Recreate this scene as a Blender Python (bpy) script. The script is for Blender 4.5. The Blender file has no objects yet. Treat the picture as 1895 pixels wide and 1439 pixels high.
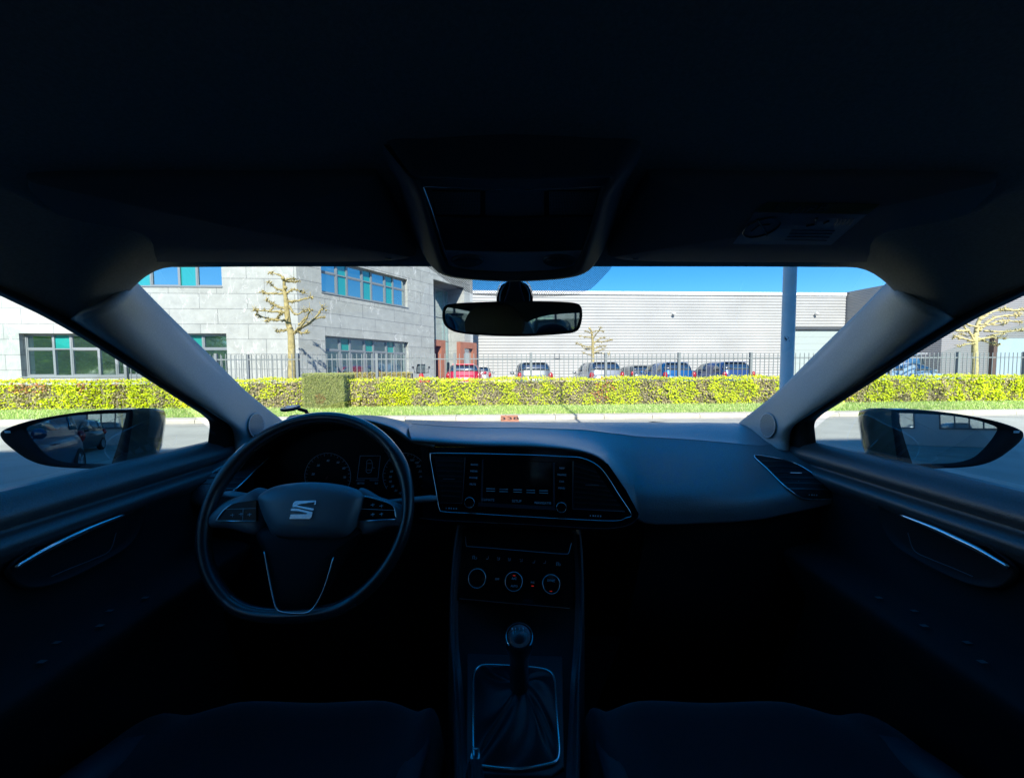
import bpy, bmesh, math, random
from mathutils import Vector, Matrix
import numpy as np
random.seed(7)
PI = math.pi
R = math.radians

# ---------------------------------------------------------------- camera, world, sun, exposure
H = 1.20                      # eye height above the road
FPX, CX, CY = 688.0, 947.5, 719.5
PITCH = R(2.87)               # looking slightly down
ROLL = R(0.25)                # the car stands on a slightly cambered road
THETA = math.atan(0.05)       # the street is not quite square to the car
sc = bpy.context.scene
COL = sc.collection
CAR_M = Matrix.Rotation(ROLL, 4, 'Y')
cam = bpy.data.cameras.new('camera')
cam.sensor_fit = 'HORIZONTAL'; cam.sensor_width = 36.0
cam.lens = 36.0 * FPX / 1895.0
cam.clip_start = 0.02; cam.clip_end = 4000
camo = bpy.data.objects.new('camera', cam); COL.objects.link(camo)
camo.matrix_world = CAR_M @ Matrix.Translation((0, 0, H)) @ Matrix.Rotation(PI/2 - PITCH, 4, 'X')
sc.camera = camo

SUN_EL, SUN_AZ = R(38), R(-0.5)       # sun stands behind the car; az to the right of straight behind
w = bpy.data.worlds.new('World'); sc.world = w; w.use_nodes = True
nt = w.node_tree; bg = nt.nodes['Background']
sky = nt.nodes.new('ShaderNodeTexSky'); sky.sky_type = 'NISHITA'; sky.sun_disc = False
sky.sun_elevation = SUN_EL; sky.sun_rotation = PI + SUN_AZ
sky.air_density = 1.0; sky.altitude = 1800; sky.dust_density = 0.2; sky.ozone_density = 3.0
hs = nt.nodes.new('ShaderNodeHueSaturation'); hs.inputs['Saturation'].default_value = 1.38
hs.inputs['Hue'].default_value = 0.5
nt.links.new(sky.outputs[0], hs.inputs['Color']); tm = nt.nodes.new('ShaderNodeVectorMath'); tm.operation = 'MULTIPLY'; tm.inputs[1].default_value = (0.78, 0.83, 0.84)
nt.links.new(hs.outputs[0], tm.inputs[0]); nt.links.new(tm.outputs[0], bg.inputs['Color'])
bg.inputs['Strength'].default_value = 0.125
sd = bpy.data.lights.new('sun', 'SUN'); sd.energy = 4.1; sd.angle = R(0.5); sd.color = (1.0, 0.955, 0.88)
so = bpy.data.objects.new('sun', sd); COL.objects.link(so)
_sv = Vector((-math.sin(SUN_AZ)*math.cos(SUN_EL), -math.cos(SUN_AZ)*math.cos(SUN_EL), math.sin(SUN_EL)))
so.rotation_euler = _sv.to_track_quat('Z', 'Y').to_euler(); so.location = (0, -20, 30)
vs = sc.view_settings
vs.view_transform = 'Standard'; vs.look = 'None'; vs.gamma = 1.0; vs.exposure = 1.42
sc.cycles.use_denoising = True
sc.cycles.max_bounces = 8; sc.cycles.transparent_max_bounces = 12
sc.cycles.glossy_bounces = 4; sc.cycles.diffuse_bounces = 4
sc.cycles.sample_clamp_indirect = 6.0
sc.cycles.caustics_reflective = False; sc.cycles.caustics_refractive = False

# ---------------------------------------------------------------- pixel helpers
def ray(px, py):
    """direction in the car frame through photograph pixel px, py"""
    u = (px - CX) / FPX; v = -(py - CY) / FPX
    f = Vector((0, math.cos(PITCH), -math.sin(PITCH))); up = Vector((0, math.sin(PITCH), math.cos(PITCH)))
    return Vector((1, 0, 0)) * u + f + up * v
def P(px, py, Y=None, X=None, Z=None):
    d = ray(px, py)
    k = Y / d.y if Y is not None else (X / d.x if X is not None else Z / d.z)
    return d * k
class Plane:
    """a working plane in the car frame, through three pixel+depth points"""
    def __init__(s, a, b, c):
        s.o = a; s.n = (b - a).cross(c - a).normalized()
        if s.n.dot(s.o) > 0: s.n = -s.n            # towards the eye
    def at(s, px, py, off=0.0):
        d = ray(px, py); o = s.o + s.n * off
        return d * (o.dot(s.n) / d.dot(s.n))
OUT = Matrix.Rotation(THETA, 4, 'Z'); OUTI = OUT.inverted()
def og(px, py, Y=None, z=None):
    """pixel -> street frame point on the plane Y=const or z=const"""
    d = OUTI.to_3x3() @ (CAR_M.to_3x3() @ ray(px, py))
    k = Y / d.y if Y is not None else (z - H) / d.z
    p = d * k; p.z += H
    return p
def gx(px, Y): return og(px, 700, Y=Y).x

# ---------------------------------------------------------------- materials
def M(name, col, rough=0.6, metal=0.0, spec=0.5, bump=None, var=None, coat=0.0, emit=None, sheen=0.0, coord='Object'):
    m = bpy.data.materials.new(name); m.use_nodes = True
    t = m.node_tree; b = t.nodes['Principled BSDF']
    b.inputs['Base Color'].default_value = (*col, 1); b.inputs['Roughness'].default_value = rough
    b.inputs['Metallic'].default_value = metal; b.inputs['Specular IOR Level'].default_value = spec
    b.inputs['Coat Weight'].default_value = coat; b.inputs['Coat Roughness'].default_value = 0.08
    b.inputs['Sheen Weight'].default_value = sheen
    if emit:
        b.inputs['Emission Color'].default_value = (*emit[0], 1); b.inputs['Emission Strength'].default_value = emit[1]
    if bump or var:
        tc = t.nodes.new('ShaderNodeTexCoord')
    if bump:
        n = t.nodes.new('ShaderNodeTexNoise'); n.inputs['Scale'].default_value = bump[0]; n.inputs['Detail'].default_value = 3
        bp = t.nodes.new('ShaderNodeBump'); bp.inputs['Strength'].default_value = bump[1]; bp.inputs['Distance'].default_value = bump[2] if len(bump) > 2 else 0.002
        t.links.new(tc.outputs[coord], n.inputs['Vector']); t.links.new(n.outputs['Fac'], bp.inputs['Height']); t.links.new(bp.outputs[0], b.inputs['Normal'])
    if var:                              # (scale, amount, detail)
        n = t.nodes.new('ShaderNodeTexNoise'); n.inputs['Scale'].default_value = var[0]; n.inputs['Detail'].default_value = var[2] if len(var) > 2 else 4
        r = t.nodes.new('ShaderNodeMapRange'); r.inputs['From Min'].default_value = 0.3; r.inputs['From Max'].default_value = 0.7
        r.inputs['To Min'].default_value = 1 - var[1]; r.inputs['To Max'].default_value = 1 + var[1]
        mx = t.nodes.new('ShaderNodeVectorMath'); mx.operation = 'SCALE'; mx.inputs[0].default_value = col
        t.links.new(tc.outputs[coord], n.inputs['Vector']); t.links.new(n.outputs['Fac'], r.inputs['Value'])
        t.links.new(r.outputs[0], mx.inputs['Scale']); t.links.new(mx.outputs[0], b.inputs['Base Color'])
    return m
def glass(name, tint=(0.93, 0.98, 0.95), k=1.0, ior=1.45):
    m = bpy.data.materials.new(name); m.use_nodes = True; t = m.node_tree
    t.nodes.remove(t.nodes['Principled BSDF']); o = t.nodes['Material Output']
    tr = t.nodes.new('ShaderNodeBsdfTransparent'); tr.inputs[0].default_value = (*tint, 1)
    gl = t.nodes.new('ShaderNodeBsdfGlossy'); gl.inputs['Roughness'].default_value = 0.0
    fr = t.nodes.new('ShaderNodeFresnel'); fr.inputs['IOR'].default_value = ior
    mu = t.nodes.new('ShaderNodeMath'); mu.operation = 'MULTIPLY'; mu.inputs[1].default_value = k
    mx = t.nodes.new('ShaderNodeMixShader')
    t.links.new(fr.outputs[0], mu.inputs[0]); t.links.new(mu.outputs[0], mx.inputs[0])
    t.links.new(tr.outputs[0], mx.inputs[1]); t.links.new(gl.outputs[0], mx.inputs[2]); t.links.new(mx.outputs[0], o.inputs['Surface'])
    return m
def reflector(name, base, refl, rough=0.02, wav=0.0, tint=(0.9, 0.97, 1.0)):
    """coated building glass: dark body with a strong mirror share"""
    m = bpy.data.materials.new(name); m.use_nodes = True; t = m.node_tree
    b = t.nodes['Principled BSDF']; o = t.nodes['Material Output']
    b.inputs['Base Color'].default_value = (*base, 1); b.inputs['Roughness'].default_value = 0.3
    gl = t.nodes.new('ShaderNodeBsdfGlossy'); gl.inputs['Roughness'].default_value = rough; gl.inputs['Color'].default_value = (*tint, 1)
    mx = t.nodes.new('ShaderNodeMixShader'); mx.inputs[0].default_value = refl
    if wav:
        tc = t.nodes.new('ShaderNodeTexCoord'); n = t.nodes.new('ShaderNodeTexNoise'); n.inputs['Scale'].default_value = 0.9; n.inputs['Detail'].default_value = 1
        bp = t.nodes.new('ShaderNodeBump'); bp.inputs['Strength'].default_value = wav; bp.inputs['Distance'].default_value = 0.05
        t.links.new(tc.outputs['Object'], n.inputs['Vector']); t.links.new(n.outputs['Fac'], bp.inputs['Height']); t.links.new(bp.outputs[0], gl.inputs['Normal'])
    t.links.new(b.outputs[0], mx.inputs[1]); t.links.new(gl.outputs[0], mx.inputs[2]); t.links.new(mx.outputs[0], o.inputs['Surface'])
    return m
def attr_mat(name, rough=0.6, trans=0.0, spec=0.3):
    m = bpy.data.materials.new(name); m.use_nodes = True; t = m.node_tree; b = t.nodes['Principled BSDF']
    a = t.nodes.new('ShaderNodeAttribute'); a.attribute_name = 'tone'
    t.links.new(a.outputs['Color'], b.inputs['Base Color']); b.inputs['Roughness'].default_value = rough
    b.inputs['Specular IOR Level'].default_value = spec
    if trans:
        o = t.nodes['Material Output']; tl = t.nodes.new('ShaderNodeBsdfTranslucent'); mx = t.nodes.new('ShaderNodeMixShader'); mx.inputs[0].default_value = trans
        t.links.new(a.outputs['Color'], tl.inputs['Color']); t.links.new(b.outputs[0], mx.inputs[1]); t.links.new(tl.outputs[0], mx.inputs[2]); t.links.new(mx.outputs[0], o.inputs['Surface'])
    return m

# ---------------------------------------------------------------- mesh helpers
def V(p): return Vector(p)
class MB:
    def __init__(s): s.v = []; s.f = []; s.c = []
    def add(s, vs_, fs):
        o = len(s.v); s.v += [tuple(p) for p in vs_]; s.f += [tuple(i + o for i in f) for f in fs]; return s
    def box(s, a, b, mat=None):
        x0, y0, z0 = a; x1, y1, z1 = b
        p = [V((x, y, z)) for z in (z0, z1) for x, y in ((x0, y0), (x1, y0), (x1, y1), (x0, y1))]
        if mat: p = [mat @ q for q in p]
        return s.add(p, [(3, 2, 1, 0), (4, 5, 6, 7), (0, 1, 5, 4), (1, 2, 6, 5), (2, 3, 7, 6), (3, 0, 4, 7)])
    def quad(s, a, b, c, d): return s.add([a, b, c, d], [(0, 1, 2, 3)])
    def grid(s, rows, closeu=False, closev=False):
        n = len(rows[0]); m = len(rows); vs_ = [p for r in rows for p in r]; fs = []
        for i in range(m if closev else m - 1):
            for j in range(n if closeu else n - 1):
                i2 = (i + 1) % m; j2 = (j + 1) % n
                fs.append((i*n + j, i*n + j2, i2*n + j2, i2*n + j))
        return s.add(vs_, fs)
    def prism(s, poly, vec, cap=True):
        """closed polygon poly extruded by vec"""
        vec = V(vec); n = len(poly); a = [V(p) for p in poly]; b = [p + vec for p in a]
        fs = [(i, (i+1) % n, n + (i+1) % n, n + i) for i in range(n)]
        if cap: fs += [tuple(range(n))[::-1], tuple(range(n, 2*n))]
        return s.add(a + b, fs)
    def tube(s, pts, r, n=8, closed=False, flat=None, caps=True):
        pts = [V(p) for p in pts]; k = len(pts); rows = []
        rr = r if isinstance(r, (list, tuple)) else [r]*k
        up = None
        for i, p in enumerate(pts):
            if closed: t = pts[(i+1) % k] - pts[i-1]
            else: t = pts[min(i+1, k-1)] - pts[max(i-1, 0)]
            if t.length < 1e-9: t = V((0, 0, 1))
            t.normalize()
            if up is None:
                up = V((0, 0, 1)) if abs(t.z) < 0.9 else V((1, 0, 0))
            a = t.cross(up)
            if a.length < 1e-6: a = t.orthogonal()
            a.normalize(); b = a.cross(t).normalized(); up = b
            fx, fy = flat if flat else (1, 1)
            rows.append([p + (a*math.cos(2*PI*j/n)*fx + b*math.sin(2*PI*j/n)*fy)*rr[i] for j in range(n)])
        s.grid(rows, closeu=True, closev=closed)
        if not closed and caps:
            o = len(s.v) - k*n
            s.f.append(tuple(o + j for j in range(n))[::-1]); s.f.append(tuple(o + (k-1)*n + j for j in range(n)))
        return s
    def ball(s, c, r, nu=10, nv=7, sq=(1, 1, 1), mat=None):
        c = V(c); rows = []
        for i in range(nv + 1):
            a = PI*i/nv
            row = [V((math.sin(a)*math.cos(2*PI*j/nu)*r*sq[0], math.sin(a)*math.sin(2*PI*j/nu)*r*sq[1], math.cos(a)*r*sq[2])) for j in range(nu)]
            rows.append([c + ((mat @ q) if mat else q) for q in row])
        return s.grid(rows, closeu=True)
    def lathe(s, prof, c, axis, n=24):
        """prof = [(radius, height along axis)]"""
        axis = V(axis).normalized(); a = axis.orthogonal().normalized(); b = axis.cross(a); c = V(c)
        rows = [[c + axis*h + (a*math.cos(2*PI*j/n) + b*math.sin(2*PI*j/n))*r for j in range(n)] for r, h in prof]
        return s.grid(rows, closeu=True)
    def build(s, name, mat, parent=None, smooth=False, solid=None, bevel=None, sub=0, merge=False, loc=None):
        me = bpy.data.meshes.new(name); me.from_pydata(s.v, [], s.f); me.validate(); me.update()
        if s.c:
            at = me.color_attributes.new('tone', 'FLOAT_COLOR', 'POINT')
            at.data.foreach_set('color', np.array(s.c, dtype=np.float32).reshape(-1))
        bm = bmesh.new(); bm.from_mesh(me)
        if merge: bmesh.ops.remove_doubles(bm, verts=bm.verts, dist=1e-5)
        if not s.c: bmesh.ops.recalc_face_normals(bm, faces=bm.faces)
        bm.to_mesh(me); bm.free()
        if smooth: me.shade_smooth()
        me.materials.append(mat)
        o = bpy.data.objects.new(name, me); COL.objects.link(o)
        if parent: o.parent = parent
        if loc is not None: o.location = loc
        if solid:
            d = o.modifiers.new('thick', 'SOLIDIFY'); d.thickness = solid; d.offset = 0
        if bevel:
            d = o.modifiers.new('edge', 'BEVEL'); d.width = bevel; d.segments = 2; d.limit_method = 'ANGLE'; d.angle_limit = R(35)
        if sub:
            d = o.modifiers.new('soft', 'SUBSURF'); d.levels = sub; d.render_levels = sub
        return o
def cr(pts, n, closed=False):
    """Catmull-Rom through pts, n samples"""
    pts = [V(p) for p in pts]; k = len(pts); out = []
    segs = k if closed else k - 1
    for i in range(n):
        t = i * segs / (n if closed else n - 1); j = min(int(t), segs - 1); f = t - j
        if closed: p0, p1, p2, p3 = pts[(j-1) % k], pts[j % k], pts[(j+1) % k], pts[(j+2) % k]
        else:
            p1, p2 = pts[j], pts[j+1]
            p0 = pts[j-1] if j > 0 else p1*2 - p2
            p3 = pts[j+2] if j + 2 < k else p2*2 - p1
        out.append(0.5*((2*p1) + (p2 - p0)*f + (2*p0 - 5*p1 + 4*p2 - p3)*f*f + (-p0 + 3*p1 - 3*p2 + p3)*f*f*f))
    return out
def patch(rows, nu, nv):
    a = [cr(r, nu) for r in rows]
    cols = [cr([r[i] for r in a], nv) for i in range(nu)]
    return [[cols[i][j] for i in range(nu)] for j in range(nv)]
def mirror(rows): return [[V((-p.x, p.y, p.z)) for p in r] for r in rows]
def tag(o, label=None, cat=None, group=None, kind=None):
    if label: o['label'] = label
    if cat: o['category'] = cat
    if group: o['group'] = group
    if kind: o['kind'] = kind
    return o
def empty(name, parent=None, loc=(0, 0, 0), rz=0.0):
    o = bpy.data.objects.new(name, None); COL.objects.link(o); o.empty_display_size = 0.1
    o.location = loc; o.rotation_euler = (0, 0, rz)
    if parent: o.parent = parent
    return o
def street(name, x, y, z=0.0, rz=0.0):
    """empty standing in the street frame"""
    p = OUT @ V((x, y, z)); return empty(name, None, p, THETA + rz)
def place(o, x=0, y=0, z=0.0, rz=0.0):
    o.location = OUT @ V((x, y, z)); o.rotation_euler = (0, 0, THETA + rz); return o
def copy_tree(o, parent=None):
    c = o.copy(); COL.objects.link(c); c.parent = parent
    for ch in list(o.children): copy_tree(ch, c)
    return c
def text(name, body, size, mat, parent, M4, ext=0.0004, align='CENTER', shear=0.0):
    cu = bpy.data.curves.new(name, 'FONT'); cu.body = body; cu.size = size; cu.extrude = ext
    cu.align_x = align; cu.align_y = 'CENTER'; cu.shear = shear; cu.resolution_u = 3
    t = bpy.data.objects.new(name, cu); COL.objects.link(t)
    bpy.context.view_layer.update()
    me = bpy.data.meshes.new_from_object(t.evaluated_get(bpy.context.evaluated_depsgraph_get()))
    bpy.data.objects.remove(t); me.name = name
    me.materials.clear(); me.materials.append(mat)
    me.transform(M4)
    o = bpy.data.objects.new(name, me); COL.objects.link(o); o.parent = parent
    return o
def basis(o, x, y, n):
    # right-handed frame: x along the writing, n out of the face
    x = x.normalized(); n = n.normalized(); y = n.cross(x).normalized(); x = y.cross(n)
    m = Matrix((x, y, n)).transposed().to_4x4(); m.translation = o; return m
# ================================================================ STREET
m_asphalt = M('worn asphalt', (0.38, 0.385, 0.345), 0.9, var=(1.3, 0.16, 10), bump=(160, 0.35, 0.004))
m_ground = M('open ground', (0.16, 0.16, 0.12), 0.95, var=(0.2, 0.2, 6))
m_kerb = M('concrete kerb', (0.52, 0.48, 0.40), 0.85, var=(6, 0.12, 8), bump=(90, 0.3, 0.003))
m_soil = M('verge soil', (0.24, 0.36, 0.07), 0.95, var=(3, 0.3, 6))
m_pavers = M('grey car park pavers', (0.30, 0.28, 0.25), 0.9, var=(2, 0.12, 6))
m_leaf = attr_mat('leaf', 0.55, 0.25)
m_blade = attr_mat('grass blade', 0.6, 0.2)

def sheet(name, x0, x1, y0, y1, z, mat, kind='structure'):
    mb = MB(); mb.quad((x0, y0, 0), (x1, y0, 0), (x1, y1, 0), (x0, y1, 0))
    o = mb.build(name, mat); place(o, 0, 0, z); tag(o, kind=kind); return o
sheet('ground', -2000, 2000, -2000, 2000, -0.02, m_ground)
sheet('road', -160, 160, -11.9, 8.9, 0.0, m_asphalt)
sheet('verge', -60, 60, 9.24, 12.75, 0.1, m_soil)
sheet('car_park', -60, 60, 12.75, 34, 0.05, m_pavers)
YK0, YK1, YH0, YH1 = 8.90, 9.24, 11.45, 12.15
mb = MB(); x = -45.3
while x < 45:
    mb.prism([(x+0.006, YK0, -0.01), (x+0.006, YK0, 0.075), (x+0.006, YK0+0.03, 0.1+0.004*random.random()), (x+0.006, YK1, 0.106), (x+0.006, YK1, -0.01)], (1.188, 0, 0)); x += 1.2
k = mb.build('kerb', m_kerb); place(k); tag(k, kind='structure')
mb = MB(); mb.quad((-60, 8.50, 0), (60, 8.50, 0), (60, 8.895, 0.0), (-60, 8.895, 0.0))
o = mb.build('gutter', M('gutter concrete', (0.42, 0.40, 0.35), 0.85, var=(3, 0.15, 8))); place(o, 0, 0, 0.004); tag(o, kind='structure')

def leaf_quads(mb, n, pos, size, col, tilt=0.65, bias=(0, -0.75, 0.65), aspect=0.6):
    """n small leaves; pos() -> point, col(p) -> rgb"""
    for _ in range(n):
        p = pos()
        nrm = V((random.gauss(0, tilt) + bias[0], random.gauss(0, tilt) + bias[1], random.gauss(0, tilt) + bias[2]))
        if nrm.length < 1e-3: continue
        nrm.normalize(); a = nrm.orthogonal().normalized(); a.rotate(Matrix.Rotation(random.random()*6.28, 3, nrm)); b = nrm.cross(a)
        s = size*random.uniform(0.7, 1.3); a *= s*0.5; b *= s*0.5*aspect
        o = len(mb.v); p = V(p)
        mb.v += [tuple(p - a), tuple(p + b - a*0.1), tuple(p + a), tuple(p - b - a*0.1)]
        mb.f.append((o, o+1, o+2, o+3)); c = col(p); mb.c += [(*c, 1)]*4

def vary(c, k=0.2):
    f = 1 + random.uniform(-k, k); return (c[0]*f*random.uniform(0.93, 1.07), c[1]*f, c[2]*f*random.uniform(0.85, 1.15))
# colour runs of the hornbeam hedge, read off the photograph (G fresh leaf, B bare twigs, M mixed, R reddish)
RUNS = [(-900, 0, 'M'), (0, 15, 'G'), (15, 82, 'B'), (82, 146, 'G'), (146, 160, 'B'), (160, 207, 'G'), (207, 230, 'B'), (230, 281, 'G'), (281, 297, 'B'), (297, 400, 'G'),
        (400, 480, 'M'), (480, 502, 'K'), (502, 562, 'B'), (632, 662, 'M'), (662, 700, 'B'), (700, 768, 'G'), (768, 803, 'B'), (803, 840, 'G'), (840, 847, 'B'),
        (847, 885, 'G'), (885, 923, 'B'), (923, 957, 'G'), (957, 995, 'B'), (995, 1018, 'G'), (1018, 1032, 'B'), (1032, 1104, 'M'), (1104, 1130, 'R'), (1130, 1184, 'G'),
        (1184, 1222, 'B'), (1222, 1241, 'M'), (1241, 1290, 'G'), (1290, 1318, 'B'), (1318, 1401, 'G'), (1401, 1440, 'B'), (1440, 1500, 'G'), (1500, 1545, 'B'), (1545, 1588, 'M'), (1588, 1612, 'B'),
        (1612, 1654, 'G'), (1654, 1690, 'M'), (1690, 1712, 'G'), (1712, 1745, 'M'), (1745, 1763, 'B'), (1763, 1785, 'G'), (1785, 1800, 'B'), (1800, 1860, 'G'), (1860, 1880, 'M'), (1880, 2300, 'G'), (2300, 4000, 'M')]
RX = [(gx(a, YH0), gx(b, YH0), t) for a, b, t in RUNS]
LG, LB, LR, LD = (0.66, 0.74, 0.010), (0.42, 0.36, 0.19), (0.52, 0.20, 0.07), (0.45, 0.55, 0.03)
def hedge_col(p):
    wob = 0.12*math.sin(p.z*9 + p.x*3) + 0.08*math.sin(p.z*23 + p.x)
    k = 'M'
    for a, b, t in RX:
        if a <= p.x + wob < b: k = t; break
    hz = (p.z - 0.1)/0.85
    q = random.random()
    if hz > 0.93: pg = 0.75
    elif k == 'G': pg = 0.97
    elif k == 'B': pg = 0.22 + 0.12*(math.sin(p.x*5.1)*math.sin(p.z*7) > 0.3)
    elif k == 'K': pg = 0.9 if hz > 0.35 else 0.15
    elif k == 'R': pg = 0.40
    else: pg = 0.50 + 0.35*math.sin(p.x*6.3 + 2*math.sin(p.z*6))
    if q < pg: return vary(LG if random.random() < 0.85 else LD)
    if k == 'R' and random.random() < 0.8: return vary(LR)
    if k == 'B' and p.x < -11 and hz > 0.6 and random.random() < 0.5: return vary(LR)
    return vary(LB, 0.35)
def hedge(name, x0, x1, label):
    root = street(name, (x0+x1)/2, (YH0+YH1)/2, 0.1); cx, cy = (x0+x1)/2, (YH0+YH1)/2
    tag(root, label, 'hedge', 'clipped hornbeam hedge along the verge')
    core = MB(); core.box((x0-cx+0.05, YH0-cy+0.10, 0), (x1-cx-0.05, YH1-cy-0.08, 0.72))
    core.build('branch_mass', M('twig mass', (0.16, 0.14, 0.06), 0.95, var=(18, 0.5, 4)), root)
    tw = MB()
    for _ in range(int((x1-x0)*55)):
        a = V((random.uniform(x0, x1)-cx, YH0-cy+random.uniform(0.01, 0.12), random.uniform(0, 0.6)))
        b = a + V((random.gauss(0, 0.08), random.uniform(-0.04, 0.02), random.uniform(0.12, 0.3))); s = V((0.006, 0, 0.002))
        tw.quad(a - s, a + s, b + s*0.5, b - s*0.5)
    tw.build('twig', M('grey twig', (0.30, 0.25, 0.19), 0.85), root)
    L = MB(); n = int((x1-x0)*1400)
    def pos():
        t = random.random(); x = random.uniform(x0, x1)
        top = 0.83 + 0.025*math.sin(x*1.7) + 0.02*math.sin(x*5.3)
        if t < 0.76:
            z = random.uniform(0.0, 1.0)**0.92*top; y = YH0 + abs(random.gauss(0, 0.05)) + 0.03*math.sin(x*4 + z*6) + 0.03*math.sin(x*9.7)
        elif t < 0.97: z = top + random.gauss(0, 0.018); y = random.uniform(YH0, YH1)
        else: z = top + random.uniform(0.0, 0.07); y = random.uniform(YH0, YH1)
        return V((x, y, z + 0.1))
    leaf_quads(L, n, pos, 0.062, hedge_col)
    L.v = [(a-cx, b-cy, c-0.1) for a, b, c in L.v]
    L.build('foliage', m_leaf, root)
hedge('hedge', -26, gx(562, YH0), 'long clipped hedge with yellow green and brown patches left of the dark clipped block')
hedge('hedge', gx(632, YH0), 26, 'long clipped yellow green hedge right of the dark clipped block, in front of the fence')
# dull green clipped yew block
xa, xb = og(559, 720, Y=11.1).x, og(637, 720, Y=11.1).x
root = street('yew_block', (xa+xb)/2, 11.55, 0.1); tag(root, 'dull green square clipped bush block standing proud of the hedge', 'bush')
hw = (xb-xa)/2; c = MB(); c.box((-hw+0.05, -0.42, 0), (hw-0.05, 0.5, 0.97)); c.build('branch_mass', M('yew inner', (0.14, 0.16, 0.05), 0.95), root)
L = MB()
def ypos():
    t = random.random(); x = random.uniform(-hw, hw)
    if t < 0.62: return V((x, -0.46 + abs(random.gauss(0, 0.02)), random.uniform(0, 1.02)))
    if t < 0.85: return V((x, random.uniform(-0.46, 0.5), 1.02 + random.gauss(0, 0.012)))
    return V((random.choice((-hw, hw)) + random.gauss(0, 0.01), random.uniform(-0.46, 0.5), random.uniform(0, 1.02)))
leaf_quads(L, 16000, ypos, 0.034, lambda p: vary((0.34, 0.20, 0.06) if math.hypot(p.x+0.1, p.z-0.3) < 0.17 and random.random() < 0.5 else ((0.33, 0.38, 0.10) if random.random() < 0.7 else (0.50, 0.50, 0.20)), 0.25), tilt=0.8, aspect=0.35)
L.build('foliage', m_leaf, root)
# low beech hedge inside the fence
xa, xb = og(640, 700, Y=15).x, og(760, 700, Y=15).x
root = street('low_hedge', (xa+xb)/2, 15.2, 0.05); hw = (xb-xa)/2; tag(root, 'low brownish clipped hedge below the ground floor window of the angled wall', 'hedge')
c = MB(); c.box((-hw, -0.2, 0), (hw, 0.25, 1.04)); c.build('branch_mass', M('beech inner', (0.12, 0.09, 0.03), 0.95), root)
L = MB()
leaf_quads(L, 6000, lambda: V((random.uniform(-hw, hw), random.uniform(-0.25, 0.25) if random.random() < 0.5 else -0.25, random.uniform(0.5, 1.1))), 0.055, lambda p: vary((0.42, 0.36, 0.10), 0.3))
L.build('foliage', m_leaf, root)

# grass on the verge
g = MB()
def blade(x, y, z0, h, c):
    a = random.random()*6.28; d = V((math.cos(a), math.sin(a), 0))*random.uniform(0.004, 0.009)
    l = V((random.gauss(0, 0.35), random.gauss(0, 0.35), 1))*h; p = V((x, y, z0)); o = len(g.v)
    g.v += [tuple(p - d), tuple(p + d), tuple(p + l)]; g.f.append((o, o+1, o+2)); g.c += [(*c, 1)]*3
for _ in range(66000):
    x = random.uniform(-19, 20); y = random.uniform(9.2, 11.75)
    if math.sin(x*2.1+y)*math.sin(x*0.7-y*2) > 0.75 and random.random() < 0.5: continue
    dry = random.random() < 0.26
    blade(x, y, 0.1, random.uniform(0.03, 0.075), vary((0.70, 0.70, 0.36) if dry else (0.40, 0.56, 0.15), 0.3))
for _ in range(900):                      # little daisies
    x = random.uniform(-19, 20); y = random.uniform(9.3, 11.6); o = len(g.v); z = 0.165; s = 0.012
    g.v += [(x-s, y, z), (x, y-s, z+0.004), (x+s, y, z), (x, y+s, z+0.004)]; g.f.append((o, o+1, o+2, o+3)); g.c += [(0.85, 0.85, 0.78, 1)]*4
o = g.build('grass', m_blade); place(o); tag(o, kind='stuff', label='short green grass on the verge between kerb and hedge', cat='grass')

# ---------------------------------------------------------------- fences
m_fence = M('grey painted steel', (0.20, 0.225, 0.235), 0.55, spec=0.4)
def fence(name, label, xs_posts, y, x_dir=1, top=1.76, z0=0.1, pitch=0.158):
    x0 = xs_posts[0]; root = street(name, x0, y, z0); tag(root, label, 'fence')
    for i, px_ in enumerate(xs_posts):
        p = MB(); a = px_ - x0; p.box((a-0.04, -0.04, 0), (a+0.04, 0.04, top-z0)); p.box((a-0.043, -0.043, top-z0), (a+0.043, 0.043, top-z0+0.012))
        p.build('post', m_fence, root)
        if i + 1 < len(xs_posts):
            b = xs_posts[i+1] - x0; q = MB()
            for zr in (0.13, top-z0-0.20): q.box((a+0.042, -0.02, zr), (b-0.042, 0.02, zr+0.035))
            n = int(round((b-a)/pitch)); 
            for k_ in range(1, n):
                xx = a + (b-a)*k_/n; q.box((xx-0.0105, -0.033, 0.06), (xx+0.0105, -0.021, top-z0-0.012))
            q.build('panel', m_fence, root)
    return root
xs = [gx(p_, 12.25) for p_ in (235,)]
base = gx(983, 12.25)
posts = [base + 2.5*k_ for k_ in range(-4, 13)]
posts = [gx(235, 12.25)] + [p_ for p_ in posts if p_ > gx(235, 12.25) + 1.0]
fence('fence', 'grey steel picket fence running behind the front hedge', posts, 12.25)
xb0, xb1 = og(270, 690, Y=14.6).x, og(553, 690, Y=14.6).x
fence('fence', 'second grey picket fence row close to the stone building, ending at the yew block', [xb0, (xb0*2+xb1)/3, (xb0+2*xb1)/3, xb1], 14.6, top=1.82, z0=0.05)

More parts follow.
